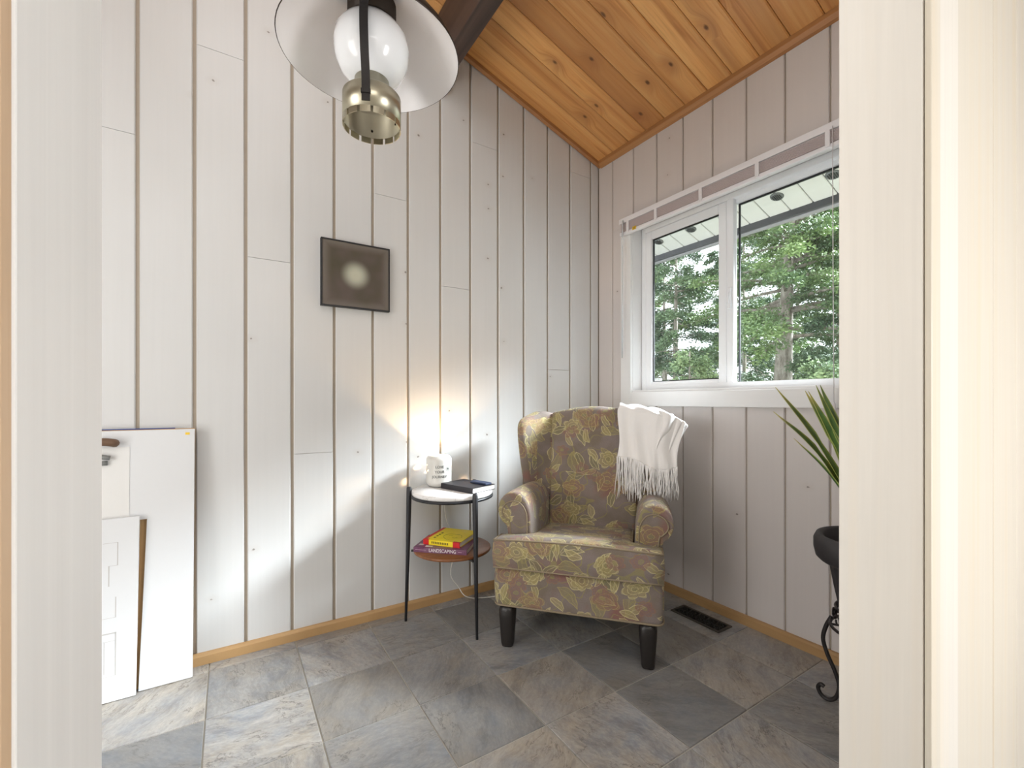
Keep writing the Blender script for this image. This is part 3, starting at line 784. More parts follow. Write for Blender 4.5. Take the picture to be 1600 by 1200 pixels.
# a loose second layer folded over the outer edge
bm = bmesh.new(); grid = []
for j in range(15):
    t_ = j / 14; row = []
    for i in range(17):
        a = i / 16
        x = .345 + .125 * a * (1 - .42 * t_) + .014 * math.sin(t_ * 4 + a * 2); z = 1.012 - .045 * a - (.215 - .06 * math.sin(a * 9)) * t_ ** 1.1 - .03 * a * a
        y = .335 - .03 * math.sin(a * math.pi) * (1 - .3 * t_) + .020 * math.sin(a * 15 + t_ * 3) * (.4 + .6 * t_) + .05 * a
        row.append(bm.verts.new((x, y, z)))
    grid.append(row)
for j in range(14):
    for i in range(16): bm.faces.new((grid[j][i], grid[j][i + 1], grid[j + 1][i + 1], grid[j + 1][i]))
fl = from_bm('folded_layer', bm, M_throw, tb, True)
m = fl.modifiers.new('t', 'SOLIDIFY'); m.thickness = .007; m.offset = 0
m = fl.modifiers.new('s', 'SUBSURF'); m.levels = 1; m.render_levels = 1
# fringe strands
bm = bmesh.new()
for k in range(120):
    a = k / 119 + rnd.uniform(-.004, .004); p = throw_pt(min(1, max(0, a)), 0.)
    L = rnd.uniform(.150, .215) if a < .42 else rnd.uniform(.085, .150); sx, sy = rnd.uniform(-.016, .016), rnd.uniform(-.016, .008)
    pts = spline([p + Vector((0, 0, .006)), p + Vector((sx * .3 + rnd.uniform(-.004, .004), sy * .4, -L * .35)), p + Vector((sx * .7 + rnd.uniform(-.005, .005), sy, -L * .7)), p + Vector((sx + rnd.uniform(-.006, .006), sy, -L))], 2)
    add_tube(bm, pts, [.0022] * (len(pts) - 1) + [.0012], 4)
for k in range(40):
    a = k / 39; x = .345 + .0725 * a; z0 = .785 - .03 * a - .03 * a * a - .045 + .06 * math.sin(a * 9); y = .335 + .05 * a + .02 * math.sin(a * 15 + 3)
    L = rnd.uniform(.07, .12); sx = rnd.uniform(-.012, .012)
    add_tube(bm, spline([(x + .018 * math.sin(4 + a * 2), y, z0 + .01), (x + sx * .5, y + .005, z0 - L * .5), (x + sx, y + .004, z0 - L)], 2), .002, 4)
fr = from_bm('fringe', bm, M_throw, tb, True); fr['kind'] = 'stuff'

# ------------------------------------------------------------------ side table
M_marble = None
t = T('white_marble', .22); o_ = t.obj(); wv = t.math('ABSOLUTE', t.math('SUBTRACT', t.noise(o_, 7., 5., .6, 1.2), .5))
M_marble = t.col(t.mix(t.mapr(wv, .035, .0, 0, .4), srgb(238, 236, 234), srgb(176, 172, 168)))
M_shelf = timber('walnut_shelf', srgb(150, 98, 58), srgb(132, 82, 46), srgb(92, 54, 30), 'x', .35)
TC = Vector((.908, 1.962, 0)); TR = .192
st = thing('side_table', TC, 'small round two tier side table with marble top and black tapered legs', 'side table')
lathe('tabletop', [(0, .608), (TR - .004, .608), (TR, .612), (TR, .625), (TR - .003, .629), (0, .629)], (0, 0, 0), M_marble, st, 56)
lathe('shelf', [(0, .340), (TR - .012, .340), (TR - .009, .342), (TR - .009, .351), (TR - .012, .353), (0, .353)], (0, 0, 0), M_shelf, st, 56)
lathe('rim_ring', [(TR - .012, .596), (TR + .002, .596), (TR + .002, .607), (TR - .012, .607), (TR - .012, .596)], (0, 0, 0), M_legmetal, st, 48)
for a in (R(151), R(-86), R(32)):
    bm = bmesh.new(); ca, sa = math.cos(a), math.sin(a)
    rr = []
    for z, r, w in ((0., .222, .006), (.30, .213, .0095), (.57, .2075, .0125), (.634, .206, .0125), (.640, .206, .010)):
        rr.append([bm.verts.new((ca * (r + w * math.cos(q)) - sa * w * math.sin(q), sa * (r + w * math.cos(q)) + ca * w * math.sin(q), z)) for q in [2 * math.pi * i / 10 for i in range(10)]])
    for A_, B_ in zip(rr, rr[1:]):
        for i in range(10): bm.faces.new((A_[i], A_[(i + 1) % 10], B_[(i + 1) % 10], B_[i]))
    bm.faces.new(rr[0][::-1]); bm.faces.new(rr[-1])
    l = from_bm('leg', bm, M_legmetal, st, True)
    M_ = Matrix.Rotation(a, 4, 'Z'); bm = bmesh.new(); add_box(bm, TR - .06, TR + .004, -.006, .006, .332, .3395, M_); from_bm('shelf_bracket', bm, M_legmetal, l)

# text helper: a text turned into a solid mesh, then placed by a function
def text_mesh(s, size, ext=.0006):
    cu_ = bpy.data.curves.new('txt', 'FONT'); cu_.body = s; cu_.size = size; cu_.extrude = ext; cu_.align_x = 'CENTER'; cu_.align_y = 'CENTER'
    to = bpy.data.objects.new('txt', cu_); COL.objects.link(to); bpy.context.view_layer.update()
    me = bpy.data.meshes.new_from_object(to.evaluated_get(bpy.context.evaluated_depsgraph_get()))
    bpy.data.objects.remove(to); return me

# ------------------------------------------------------------------ ceramic lamp (wax warmer jar) on the table
JX, JY, JZ = .886, 2.074, .6295
M_ceramic = plain('white_ceramic', srgb(216, 214, 208), .3, var=.01)
jar = thing('wax_warmer', (JX, JY, JZ), 'lit white ceramic wax warmer with pierced holes and lettering', 'lamp')
JR, JH = .063, .152
# shell with pierced round holes: quads dropped from a fine grid, then given thickness
bm = bmesh.new()
prof = [(.046, .0), (.055, .004), (.061, .014)] + [(JR, .02 + .0035 * k) for k in range(1, 33)] + [(.061, .139), (.056, .147), (.047, .152)]
NS = 112
rg = add_lathe(bm, prof, n=NS)
holes = []
az0 = math.atan2(-JY, -JX)
for zz, da, n_ in ((.098, 0, 9), (.078, 18, 9)):
    for k in range(n_): holes.append((R(da + 40 * k) + az0, zz))
holes = [h_ for h_ in holes if not (-.95 < ((h_[0] - az0 + math.pi) % (2 * math.pi) - math.pi) < .95)]
holes += [(az0 - 1.22, .108), (az0 - 1.36, .086)]
dead = []
for f in bm.faces:
    c = f.calc_center_median(); a = math.atan2(c.y, c.x)
    for ha, hz in holes:
        d = ((a - ha + math.pi) % (2 * math.pi) - math.pi) * JR
        if d * d + (c.z - hz) ** 2 < .0048 ** 2: dead.append(f); break
bmesh.ops.delete(bm, geom=dead, context='FACES')
shell = from_bm('jar', bm, M_ceramic, jar, True)
m = shell.modifiers.new('t', 'SOLIDIFY'); m.thickness = .003; m.offset = -1
lathe('base', [(0, 0), (.045, 0), (.047, .002), (0, .002)], (0, 0, 0), M_ceramic, jar, 40)
tb_ = T('warm_bulb', .4); tb_.b.inputs['Emission Color'].default_value = (1, .75, .45, 1); tb_.b.inputs['Emission Strength'].default_value = 6.
bulb = lathe('bulb', [(0, .03), (.010, .032), (.012, .05), (.018, .062), (.020, .075), (.016, .088), (.008, .094), (0, .095)], (0, 0, 0), tb_.col((1, .85, .6, 1)), jar, 20)
ld = bpy.data.lights.new('jar_bulb_light', 'POINT'); ld.energy = 8.0; ld.color = (1., .66, .34); ld.shadow_soft_size = .006
lo = bpy.data.objects.new('jar_bulb_light', ld); COL.objects.link(lo); lo.location = (JX, JY, JZ + .112)
M_ink = plain('grey_ink', srgb(88, 92, 92), .6)
def wrap(me, name, zc_, a_c, mat, parent):
    for v in me.vertices:
        a = a_c + v.co.x / JR; r = JR + .0006 + v.co.z; z = zc_ + v.co.y
        v.co = (r * math.cos(a), r * math.sin(a), z)
    return link(name, me, mat, parent)
for s_, zz in (('LOVE', .100), ('YOUR', .076), ('JOURNEY', .052)):
    me = text_mesh(s_, .0175); wrap(me, 'lettering', zz, az0 + .05, M_ink, shell)
bm = bmesh.new()
def disc_ring(r0, r1):
    A_ = [bm.verts.new((r0 * math.cos(i * math.pi / 12), r0 * math.sin(i * math.pi / 12), 0)) for i in range(24)]; B_ = [bm.verts.new((r1 * math.cos(i * math.pi / 12), r1 * math.sin(i * math.pi / 12), 0)) for i in range(24)]
    for i in range(24): bm.faces.new((A_[i], A_[(i + 1) % 24], B_[(i + 1) % 24], B_[i]))
disc_ring(.0105, .0118); disc_ring(.0045, .0056)
for i in range(8):
    a = i * math.pi / 4; L = .0105 if i % 2 == 0 else .007
    bm.faces.new([bm.verts.new((q[0] * math.cos(a) - q[1] * math.sin(a), q[0] * math.sin(a) + q[1] * math.cos(a), 0)) for q in ((0, -.0015), (L, 0), (0, .0015))])
me = bpy.data.meshes.new('emblem'); bm.to_mesh(me); bm.free(); wrap(me, 'compass_emblem', .090, az0 + .74, M_ink, shell)

# books -------------------------------------------------------------
def book(name, corner, ang, L, D, th, z, cover, pages, label, cat='book', group=None, spine=True, over=.003):
    """corner = near spine end; length L runs along ang, depth D to its right-hand normal (+90 deg); spine on the near long side"""
    t_ = thing(name, (corner[0], corner[1], z), label, cat, ang, group)
    bm = bmesh.new(); add_box(bm, 0, L, 0, D, 0, .002); add_box(bm, 0, L, 0, D, th - .002, th)
    if spine: add_box(bm, 0, L, -.0015, .0015, 0, th)
    from_bm('cover', bm, cover, t_)
    box('pages', .003, L - .003, .002, D - .003, .002, th - .002, pages, t_, 0)
    return t_
tp = T('page_edges', .8); wv = tp.n('ShaderNodeTexWave', bands_direction='Z'); tp.put(wv.inputs['Vector'], tp.obj()); wv.inputs['Scale'].default_value = 300.
M_pages = tp.col(tp.mix(wv.outputs[1], srgb(240, 238, 232), srgb(214, 210, 202)))
M_nb = plain('black_cover', srgb(36, 34, 40), .5, .1, 90)
# black hardback lying over the edge of the marble; its spine runs towards the wall
nb = book('notebook', (.868, 2.005), math.atan2(-.208, .066), .215, .150, .025, .6293, M_nb, M_pages, 'black covered book with white page edges on the marble top')
gc = box('glasses_case', .0, .105, .0, .042, .0, .010, plain('navy_cloth', srgb(44, 56, 84), .7), None, .003)
gc.location = (.985, 1.930, .6545); gc.rotation_euler = (0, 0, math.atan2(-.208, .066))
tag(gc, 'small dark blue case lying on the black book', 'case')
# lower shelf: purple landscaping book, yellow paperback
def purple():
    t = T('purple_cover', .35); n_ = t.noise(t.obj(), 14., 4.)
    return t.col(t.mix(t.mapr(n_, .42, .62), srgb(104, 44, 84), srgb(126, 92, 116)))
ang1 = math.atan2(-.185, .196)
lb = book('book', (.722, 1.985), ang1, .255, .190, .023, .3533, purple(), M_pages, 'large purple book titled LANDSCAPING at the bottom of the shelf pile')
me = text_mesh('LANDSCAPING', .0225, .0004)
for v in me.vertices: v.co = (.140 + v.co.x * .86, -.0021 - v.co.z, .0115 + v.co.y)
link('title', me, plain('title_white', srgb(240, 236, 238), .6), lb)
bm = bmesh.new(); add_box(bm, .008, .06, -.0022, -.0016, .0115, .0125); M_print = plain('pale_print', srgb(210, 180, 200), .6); from_bm('spine_print', bm, M_print, lb)
bm = bmesh.new(); add_box(bm, .215, .232, -.0022, -.0016, .010, .012); from_bm('spine_print', bm, M_print, lb)
bm = bmesh.new()
for a in ((.012, .035, .03, .05), (.02, .07, .06, .075), (.05, .085, .012, .03), (.012, .05, .10, .112)): add_box(bm, a[0], a[1], a[2], a[3], .0231, .0234)
from_bm('cover_print', bm, plain('cover_white', srgb(214, 206, 204), .6), lb)
def yellow():
    t = T('yellow_cover', .35); p = t.sep(t.obj()); n_ = t.noise(t.obj(), 10., 2.)
    c = t.mix(t.mapr(n_, .4, .6), srgb(244, 216, 26), srgb(250, 226, 50))
    red = t.math('MAXIMUM', t.math('GREATER_THAN', p[0], .155), t.math('LESS_THAN', p[0], .030))
    sp = t.math('LESS_THAN', p[1], .012)
    corner = t.math('MULTIPLY', red, sp)
    edge = t.math('MULTIPLY', t.math('LESS_THAN', p[0], .016), t.math('LESS_THAN', p[1], .2))
    return t.col(t.mix(t.math('MAXIMUM', corner, edge), c, srgb(208, 30, 34)))
ang2 = math.atan2(-.150, .118)
yb = book('book', (.775, 2.000), ang2, .190, .200, .024, .3768, yellow(), M_pages, 'yellow paperback with red spine corners on top of the purple book')
bm = bmesh.new()
cxy, rxy = Vector((.115, .075)), Vector((.045, .042))
add_tube(bm, [(cxy.x + rxy.x * math.cos(a), cxy.y + rxy.y * math.sin(a) * (1 + .15 * math.sin(3 * a)), .0242) for a in [i * .35 for i in range(15)]], .0007, 4)
add_tube(bm, [(.09, .085, .0242), (.10, .092, .0242), (.112, .088, .0242)], .0007, 4); add_tube(bm, [(.12, .06, .0242), (.135, .055, .0242), (.145, .066, .0242)], .0007, 4)
for i, y in enumerate((.03, .055, .08, .105)): add_box(bm, .036, .046, y, y + .014, .0241, .0245)
for i in range(10): add_box(bm, .045 + i * .009, .050 + i * .009, -.0021, -.0014, .007, .017)
from_bm('cover_drawing', bm, plain('drawing_ink', srgb(96, 84, 20), .6), yb)

# lamp cord
M_cord = plain('white_cord', srgb(232, 230, 224), .5)
cd = tube('power_cord', spline([(JX + .055, JY + .055, .636), (JX + .07, 2.150, .615), (.952, 2.156, .52), (.960, 2.150, .43), (.985, 2.155, .37), (1.005, 2.158, .25), (.985, 2.150, .14), (1.02, 2.135, .075), (1.045, 2.10, .03), (1.12, 2.09, .006), (1.25, 2.06, .005), (1.40, 2.11, .005)], 6), .0026, M_cord, None, 6)
tag(cd, 'thin white power cord hanging from the wax warmer down the wall', 'cord')

# ------------------------------------------------------------------ floor register
M_reg = plain('register_black', srgb(40, 40, 38), .5, .1, 80, .15, Metallic=.3)
vt = thing('floor_vent', (1.921, 1.328, 0), 'black cast metal floor vent with scroll grille beside the baseboard', 'vent')
bm = bmesh.new()
W_, L_ = .052, .130
for a in ((-W_, -W_ + .011, -L_, L_), (W_ - .011, W_, -L_, L_), (-W_ + .011, W_ - .011, -L_, -L_ + .011), (-W_ + .011, W_ - .011, L_ - .011, L_)): add_box(bm, a[0], a[1], a[2], a[3], .0005, .006)
from_bm('frame', bm, plain('register_frame', srgb(62, 58, 50), .5, .1, 80, .1), vt)
box('duct_shade', -W_ + .008, W_ - .008, -L_ + .008, L_ - .008, .0004, .0014, plain('duct_shade_black', srgb(8, 8, 8), .9), vt)  # black plate paints the shade of the hollow under the grille
bm = bmesh.new()
for k in range(5):
    yc = -.096 + k * .048
    for s in (-1, 1):
        pts = [(s * .019 + (.017 - .0018 * i * .5) * math.cos(i * .55 + (0 if s > 0 else math.pi)), yc + (.019 - .0018 * i * .5) * math.sin(i * .55 + (0 if s > 0 else math.pi)), .0042) for i in range(16)]
        add_tube(bm, pts, .0026, 5)
    add_tube(bm, [(-.038, yc + .024, .004), (0, yc + .018, .004), (.038, yc + .024, .004)], .0024, 5)
add_tube(bm, [(0, -.12, .004), (0, .12, .004)], .0024, 5)
from_bm('grille', bm, M_reg, vt, True)

# ------------------------------------------------------------------ plant, pot and iron stand
PX, PY = 1.785, .595
M_pot = plain('dark_plastic_pot', srgb(52, 50, 52), .55, .08, 120, .08)
M_soil = plain('potting_soil', srgb(52, 40, 32), .95, .8, 90, .3)
pot = thing('plant_pot', (PX, PY, .302), 'dark grey plastic plant pot with a thick rolled rim, on the iron stand', 'pot')
bm = bmesh.new(); n = 64
prof = [(.080, 0), (.084, .0), (.094, .06), (.106, .12), (.118, .19), (.124, .205), (.150, .212), (.160, .222), (.166, .250), (.166, .278), (.158, .296), (.148, .299), (.138, .292), (.128, .255), (.12, .235)]
for r, z in prof: pass
rgs = []
for r, z in prof:
    rib = .0022 if z < .195 else 0
    rgs.append([bm.verts.new(((r + rib * (1 if i % 4 < 2 else -1)) * math.cos(2 * math.pi * i / n), (r + rib * (1 if i % 4 < 2 else -1)) * math.sin(2 * math.pi * i / n), z)) for i in range(n)])
for A_, B_ in zip(rgs, rgs[1:]):
    for i in range(n): bm.faces.new((A_[i], A_[(i + 1) % n], B_[(i + 1) % n], B_[i]))
bm.faces.new(rgs[0][::-1])
from_bm('pot_body', bm, M_pot, pot, True)
lathe('soil', [(0, .250), (.06, .246), (.124, .240)], (0, 0, 0), M_soil, pot, 32)
def leaf_mat():
    t = T('leaf_green', .4); n_ = t.noise(t.scale(t.obj(), (40, 40, 6)), 1., 3.); r = t.rand()
    at = t.n('ShaderNodeVertexColor'); at.layer_name = 'edge'; e = t.sep(at.outputs[0])
    c = t.mix(t.mapr(n_, .35, .65), srgb(52, 92, 44), srgb(84, 124, 58))
    c = t.mix(t.math('MULTIPLY', r, .5), c, srgb(62, 78, 36))
    c = t.mix(t.math('MULTIPLY', e[0], .9), c, srgb(176, 186, 92))
    c = t.mix(e[1], c, srgb(206, 190, 106))
    t.b.inputs['Subsurface Weight'].default_value = .05
    return t.col(c)
M_leaf = leaf_mat()
ply = thing('spiky_houseplant', (PX, PY, .548), 'spiky green houseplant with long yellow edged blade leaves, in the dark pot', 'plant')
M_stem = plain('plant_stem', srgb(110, 92, 62), .9, .5, 70, .2)
tube('stem', [(0, 0, -.01), (.004, -.002, .05), (.0, .0, .10)], [.020, .017, .014], M_stem, ply, 10)
def leaf(tip, droop=.05, w=.012, yel=0., base=(0, 0, .07), side=0.):
    b = Vector(base); tip = Vector(tip); d = tip - b
    mid = b + d * .5 + Vector((0, 0, droop)); pts = spline([b, mid, tip], 7); N_ = len(pts)
    v = []; f = []; e = []
    for i, p in enumerate(pts):
        t_ = i / (N_ - 1); ww = w * (.55 + .45 * math.sin(math.pi * min(1, t_ * 1.6 + .1))) if t_ < .56 else w * max(.03, (1 - ((t_ - .56) / .44) ** 1.6))
        dd = (pts[min(i + 1, N_ - 1)] - pts[max(i - 1, 0)]).normalized(); sd = dd.cross(Vector((0, 0, 1)))
        sd = sd.normalized() if sd.length > 1e-4 else Vector((1, 0, 0)); nn = sd.cross(dd)
        sd = (sd * math.cos(side) + nn * math.sin(side)); nn = sd.cross(dd)
        for k, (o1, o2, ed) in enumerate(((-1, .35, 1), (-.62, .16, 0), (0, 0, 0), (.62, .16, 0), (1, .35, 1))):
            v.append(p + sd * ww * o1 + nn * ww * o2); e.append((ed, max(0, (t_ - .80) / .2) * yel, 0, 1))
    for i in range(N_ - 1):
        for k in range(4): f.append((5 * i + k, 5 * i + k + 1, 5 * i + k + 6, 5 * i + k + 5))
    o = pydata('leaf', v, f, M_leaf, ply, True, fix=False)
    at = o.data.color_attributes.new('edge', 'FLOAT_COLOR', 'POINT')
    for i, c in enumerate(e): at.data[i].color = c
    m = o.modifiers.new('t', 'SOLIDIFY'); m.thickness = .0012
def W2(x, y, z): return (x - PX, y - PY, z - .548)
leaf(W2(1.750, .890, 1.104), .035, .0125, .8, (-.005, .01, .08), .5)
leaf(W2(1.720, .882, 1.012), .050, .0155, 1., (-.01, .008, .07), .3)
leaf(W2(1.715, .808, .917), .030, .0120, 1., (-.012, .004, .06), -.5)
leaf(W2(1.80, .798, 1.087), .030, .0130, .8, (0, .01, .08), .6)
leaf(W2(1.85, .832, 1.090), .040, .0135, .8, (.004, .012, .08), .9)
leaf(W2(1.82, .782, 1.110), .020, .0120, .2, (.004, .008, .09), .6)
leaf(W2(1.88, .794, 1.112), .030, .0150, .0, (.008, .010, .09), 1.1)
leaf(W2(1.70, .70, 1.00), .03, .013, .5, (-.01, .004, .09), .2)
leaf(W2(1.66, .62, .92), .06, .014, .5, (-.012, -.002, .07), .1)
leaf(W2(1.74, .50, 1.02), .04, .013, .4, (0, -.01, .08), .3)
leaf(W2(1.95, .56, .98), .05, .013, .4, (.01, -.004, .08), .3)
leaf(W2(1.93, .74, .93), .06, .013, .4, (.01, .01, .07), .3)
leaf(W2(1.83, .48, .95), .05, .013, .4, (.004, -.012, .07), .3)
leaf(W2(1.79, .64, 1.16), .01, .011, .3, (0, .002, .1), .3)

ps = thing('plant_stand', (PX, PY, 0), 'black wrought iron plant stand with scrolled feet under the pot', 'plant stand')
bm = bmesh.new()
add_tube(bm, [(.118 * math.cos(i * math.pi / 16), .118 * math.sin(i * math.pi / 16), .292) for i in range(33)], .005, 8)
from_bm('upper_ring', bm, M_iron, ps, True)
bm = bmesh.new()
add_tube(bm, [(.104 * math.cos(i * math.pi / 16), .104 * math.sin(i * math.pi / 16), .355 - .0) for i in range(33)], .004, 8)
for a in range(6):
    A_ = R(60 * a + 30); add_tube(bm, [(.111 * math.cos(A_) * (1 - .06 * k), .111 * math.sin(A_) * (1 - .06 * k), .292 + .063 * k) for k in (0, .5, 1)], .0035, 6)
    for s in (-1, 1):
        pts = []
        for i in range(14):
            q = i * .5; rr = .020 * (1 - i / 20); an = A_ + s * (.20 + rr * math.cos(q) / .11); pts.append((.1105 * math.cos(an), .1105 * math.sin(an), .320 + rr * math.sin(q)))
        add_tube(bm, pts, .003, 6)
from_bm('scroll_basket', bm, M_iron, ps, True)
bm = bmesh.new(); add_tube(bm, [(.088 * math.cos(i * math.pi / 16), .088 * math.sin(i * math.pi / 16), .296) for i in range(33)], .005, 8)
for a in range(3): add_tube(bm, [(.118 * math.cos(R(120 * a)), .118 * math.sin(R(120 * a)), .294), (0, 0, .294)], .004, 6)
from_bm('pot_support', bm, M_iron, ps, True)
for a in (R(97), R(217), R(337)):
    prof = [(.118, .300), (.134, .262), (.143, .215), (.130, .165), (.108, .115), (.096, .070), (.104, .028), (.126, .0075), (.148, .014), (.158, .034), (.150, .050), (.139, .046)]
    tube('leg', spline([(r * math.cos(a), r * math.sin(a), z) for r, z in prof], 6), .0068, M_iron, ps, 8)
    
# ------------------------------------------------------------------ sheets leaning on the board wall
M_kraft = plain('tan_hardboard', srgb(206, 168, 118), .7, .1, 40, .06)
M_blue = plain('blue_edge', srgb(46, 78, 150), .6)
def leaning(name, poly, y_bot, tilt, th, mat, label, cat='panel'):
    """poly in (x, height); the panel's foot stands at y_bot and its top leans back by tilt"""
    t_ = thing(name, (0, y_bot, 0), label, cat); t_.rotation_euler = (-tilt, 0, 0)
    prism('sheet', poly, 'y', 0, th, mat, t_, .0008)
    return t_
XW = -.72
tilt = math.atan2(.055, .945)
la = leaning('hardboard_panel', [(XW, .002), (-.120, .002), (-.112, .946), (XW, .946)], 2.0985, math.atan2(.049, .945), .006, M_kraft, 'tan hardboard sheet leaning behind the white panels, blue strip on top')
box('edge_strip', XW, -.175, -.0005, .0065, .946, .9495, M_blue, la)['label'] = 'blue strip along the top edge'
lb_ = leaning('white_panel', [(-.276, .002), (-.117, .002), (-.1125, .944), (XW, .944), (XW, .617), (-.2545, .617)], 2.0795, math.atan2(.051, .945), .014, M_white, 'tall white notched panel leaning on the board wall')
box('sticker', -.142, -.128, -.0014, -.0004, .922, .931, plain('sticker_yellow', srgb(244, 206, 60), .5), lb_)
hd = bmesh.new(); add_tube(hd, spline([(-.40, -.022, .902), (-.375, -.030, .906), (-.350, -.026, .902), (-.344, -.010, .899)], 4), [.014] * 10 + [.015, .014, .010], 10)
from_bm('handle', hd, plain('brown_wood', srgb(112, 86, 66), .5, .1, 60, .2), lb_, True)['label'] = 'small brown handle'
hd = bmesh.new(); add_tube(hd, [(-.395, -.010, .856), (-.372, -.014, .851), (-.358, -.012, .848)], .008, 8); add_box(hd, -.39, -.366, -.012, 0, .822, .838)
from_bm('latch', hd, plain('grey_latch', srgb(132, 134, 132), .5), lb_, True)
box('paper_sheet', -.60, -.306, -.0016, -.0003, .63, .885, M_paper, lb_)
lc = leaning('white_panel', [(XW, .002), (-.281, .002), (-.274, .634), (XW, .634)], 2.060, math.atan2(.030, .63), .012, M_white, 'short white panel with faint pencil lines, in front of the notched panel')
bm = bmesh.new()
for (x0, z0, x1, z1) in ((-.372, .55, -.332, .55), (-.332, .55, -.334, .47), (-.334, .47, -.355, .47), (-.355, .47, -.357, .40), (-.336, .36, -.338, .29), (-.338, .29, -.372, .29), (-.372, .235, -.335, .238), (-.335, .238, -.337, .09), (-.337, .09, -.372, .09), (-.340, .21, -.37, .21), (-.366, .21, -.367, .10)):
    add_box(bm, min(x0, x1) - .0005, max(x0, x1) + .0005, -.0004, .0001, min(z0, z1) - .0006, max(z0, z1) + .0006)
from_bm('pencil_drawing', bm, plain('pencil', srgb(196, 194, 192), .7), lc)['kind'] = 'stuff'

# ------------------------------------------------------------------ outside: ground and trees
M_ground = plain('forest_ground', srgb(74, 76, 56), .95, .3, 3, .25)
gnd = struct(box('floor_outside', V + .3, 60, -30, 40, -2.6, -2.5, M_ground))
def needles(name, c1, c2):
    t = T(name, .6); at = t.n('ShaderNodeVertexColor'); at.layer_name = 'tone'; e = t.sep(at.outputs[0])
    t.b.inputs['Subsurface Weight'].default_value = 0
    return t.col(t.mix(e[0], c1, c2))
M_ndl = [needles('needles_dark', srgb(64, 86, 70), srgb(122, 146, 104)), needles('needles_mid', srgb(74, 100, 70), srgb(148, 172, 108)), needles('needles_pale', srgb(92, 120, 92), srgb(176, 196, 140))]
t = T('fir_bark', .9); bn = t.noise(t.scale(t.obj(), (9, 9, 2.5)), 1.5, 5., .7)
t.bump(bn, .9, .03); M_bark = t.col(t.mix(t.mapr(bn, .35, .65), srgb(124, 114, 104), srgb(190, 182, 172)))
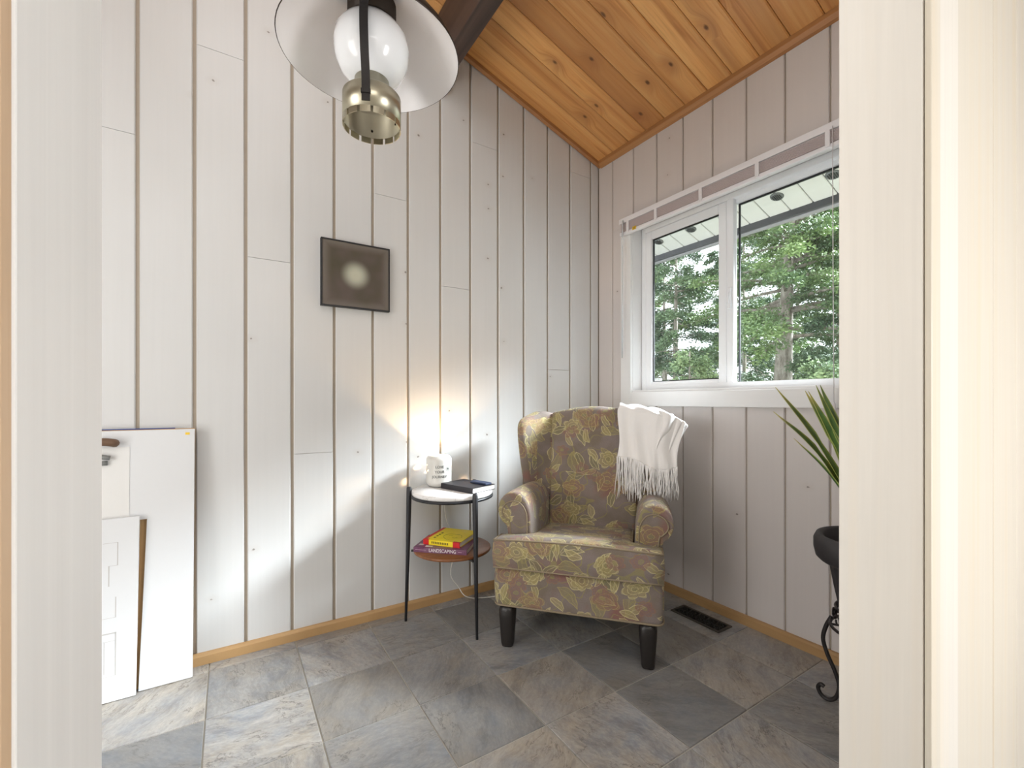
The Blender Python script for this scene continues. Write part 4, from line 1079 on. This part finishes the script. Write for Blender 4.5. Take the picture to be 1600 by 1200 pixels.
def fir(name, x, y, h, r0, label, mat, z_low, blen, nb, seed, dens=1., lean=(0, 0), leafsize=.060, base=-2.5):
    rg = np.random.default_rng(seed)
    root = thing(name, (x, y, base), label, 'tree')
    pts = [(lean[0] * k * k + .03 * math.sin(5 * k + seed), lean[1] * k * k + .03 * math.cos(4 * k + seed), h * k) for k in np.linspace(0, 1, 10)]
    tube('trunk', pts, [r0 * (1 - .88 * k) for k in np.linspace(0, 1, 10)], M_bark, root, 12)
    bm = bmesh.new(); V_, F_, C_ = [], [], []
    for b in range(nb):
        k = rg.uniform(0, 1) ** 1.0; z = z_low + (h - z_low) * k; az = rg.uniform(0, 6.283); L = blen * (1 - .80 * k) * rg.uniform(.6, 1.15)
        tx, ty = lean[0] * (z / h) ** 2, lean[1] * (z / h) ** 2
        d = np.array([math.cos(az), math.sin(az)]); up = rg.uniform(-.05, .30); drp = rg.uniform(.10, .32)
        P = lambda s: np.array([tx + d[0] * L * s, ty + d[1] * L * s, z + L * (up * s - (drp + up * .4) * s * s)])
        bp = [P(s) for s in (0, .3, .6, .95)]
        add_tube(bm, [tuple(q) for q in bp], [max(.006, r0 * .16 * (1 - .8 * s)) * (1 - .6 * k) + .004 for s in (0, .3, .6, .95)], 4)
        m = int((60 + 100 * L) * dens)
        tone0 = rg.uniform(0, .55)
        for s in np.sqrt(rg.uniform(.05, 1, m)):
            c = P(s); side = rg.choice((-1, 1)); ln = L * .34 * (1.15 - s) * rg.uniform(.2, 1) + .05
            sd = np.array([-d[1], d[0]]) * side; dr = sd * .85 + d * .55
            tip = c + np.array([dr[0] * ln, dr[1] * ln, -.20 * ln + rg.normal(0, .03)])
            for q in range(3):
                f_ = rg.uniform(.15, 1); o_ = c + (tip - c) * f_ + rg.normal(0, .05, 3)
                ax_ = np.array([dr[0], dr[1], rg.normal(-.15, .4)]) + rg.normal(0, .45, 3); ax_ /= np.linalg.norm(ax_)
                wv_ = np.cross(ax_, rg.normal(0, 1, 3)); wv_ /= np.linalg.norm(wv_) + 1e-6
                a_ = leafsize * rg.uniform(.6, 1.3); w_2 = a_ * rg.uniform(.18, .34); i0 = len(V_)
                V_ += [o_ - ax_ * a_ * .5, o_ + wv_ * w_2, o_ + ax_ * a_ * .6, o_ - wv_ * w_2]; F_.append((i0, i0 + 1, i0 + 2, i0 + 3))
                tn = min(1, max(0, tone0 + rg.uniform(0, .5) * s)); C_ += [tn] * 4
    from_bm('branch', bm, M_bark, root, True)['kind'] = 'stuff'
    me = bpy.data.meshes.new('foliage'); me.from_pydata([tuple(v) for v in V_], [], F_)
    at = me.color_attributes.new('tone', 'FLOAT_COLOR', 'POINT')
    at.data.foreach_set('color', np.array([(c, c, c, 1) for c in C_], dtype=np.float32).ravel())
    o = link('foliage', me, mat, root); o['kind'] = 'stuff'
    return root
fir('fir_tree', 9.5, 4.80, 8.2, .30, 'fir with a thick bare grey trunk outside the fixed pane', M_ndl[1], 4.7, 2.5, 85, 1, 1.0, (.25, -.25))
fir('fir_tree', 11.6, 6.70, 8.4, .10, 'fir with a thin dark trunk just right of the window mullion', M_ndl[0], 2.2, 1.9, 95, 2, .9)
fir('fir_tree', 8.6, 6.55, 7.4, .12, 'dark fir filling the middle of the sliding sash', M_ndl[0], 1.6, 2.0, 110, 3, 1.0)
fir('young_fir_tree', 7.4, 5.35, 4.5, .09, 'pale green young fir low in the sliding sash', M_ndl[2], .6, 1.4, 80, 4, 1.1)
fir('fir_tree', 10.2, 3.95, 7.8, .14, 'dark fir at the right edge of the fixed pane beside the cord', M_ndl[0], 2.0, 2.0, 100, 5, 1.0)
fir('young_fir_tree', 8.6, 5.25, 3.6, .07, 'low green young fir left of the thick trunk', M_ndl[1], .8, .95, 60, 6, 1.0)
fir('young_fir_tree', 8.4, 3.45, 4.2, .08, 'low pale green young fir right of the thick trunk', M_ndl[2], .8, 1.4, 75, 7, 1.0)
fir('fir_tree', 14.0, 11.2, 9.0, .16, 'tall fir further back, seen at the left edge of the sliding sash', M_ndl[1], 1.5, 2.6, 90, 8, .8, leafsize=.09)
fir('fir_tree', 15.5, 9.7, 9.4, .16, 'tall fir further back, seen at the right edge of the sliding sash', M_ndl[0], 1.5, 2.6, 90, 9, .8, leafsize=.09)
fir('fir_tree', 16.0, 7.4, 9.2, .16, 'tall fir further back, directly behind the thick trunk', M_ndl[1], 1.5, 2.6, 85, 10, .7, leafsize=.09)
fir('fir_tree', 15.5, 6.0, 8.8, .16, 'tall fir further back, seen right of the thick trunk', M_ndl[0], 1.5, 2.6, 85, 11, .7, leafsize=.09)
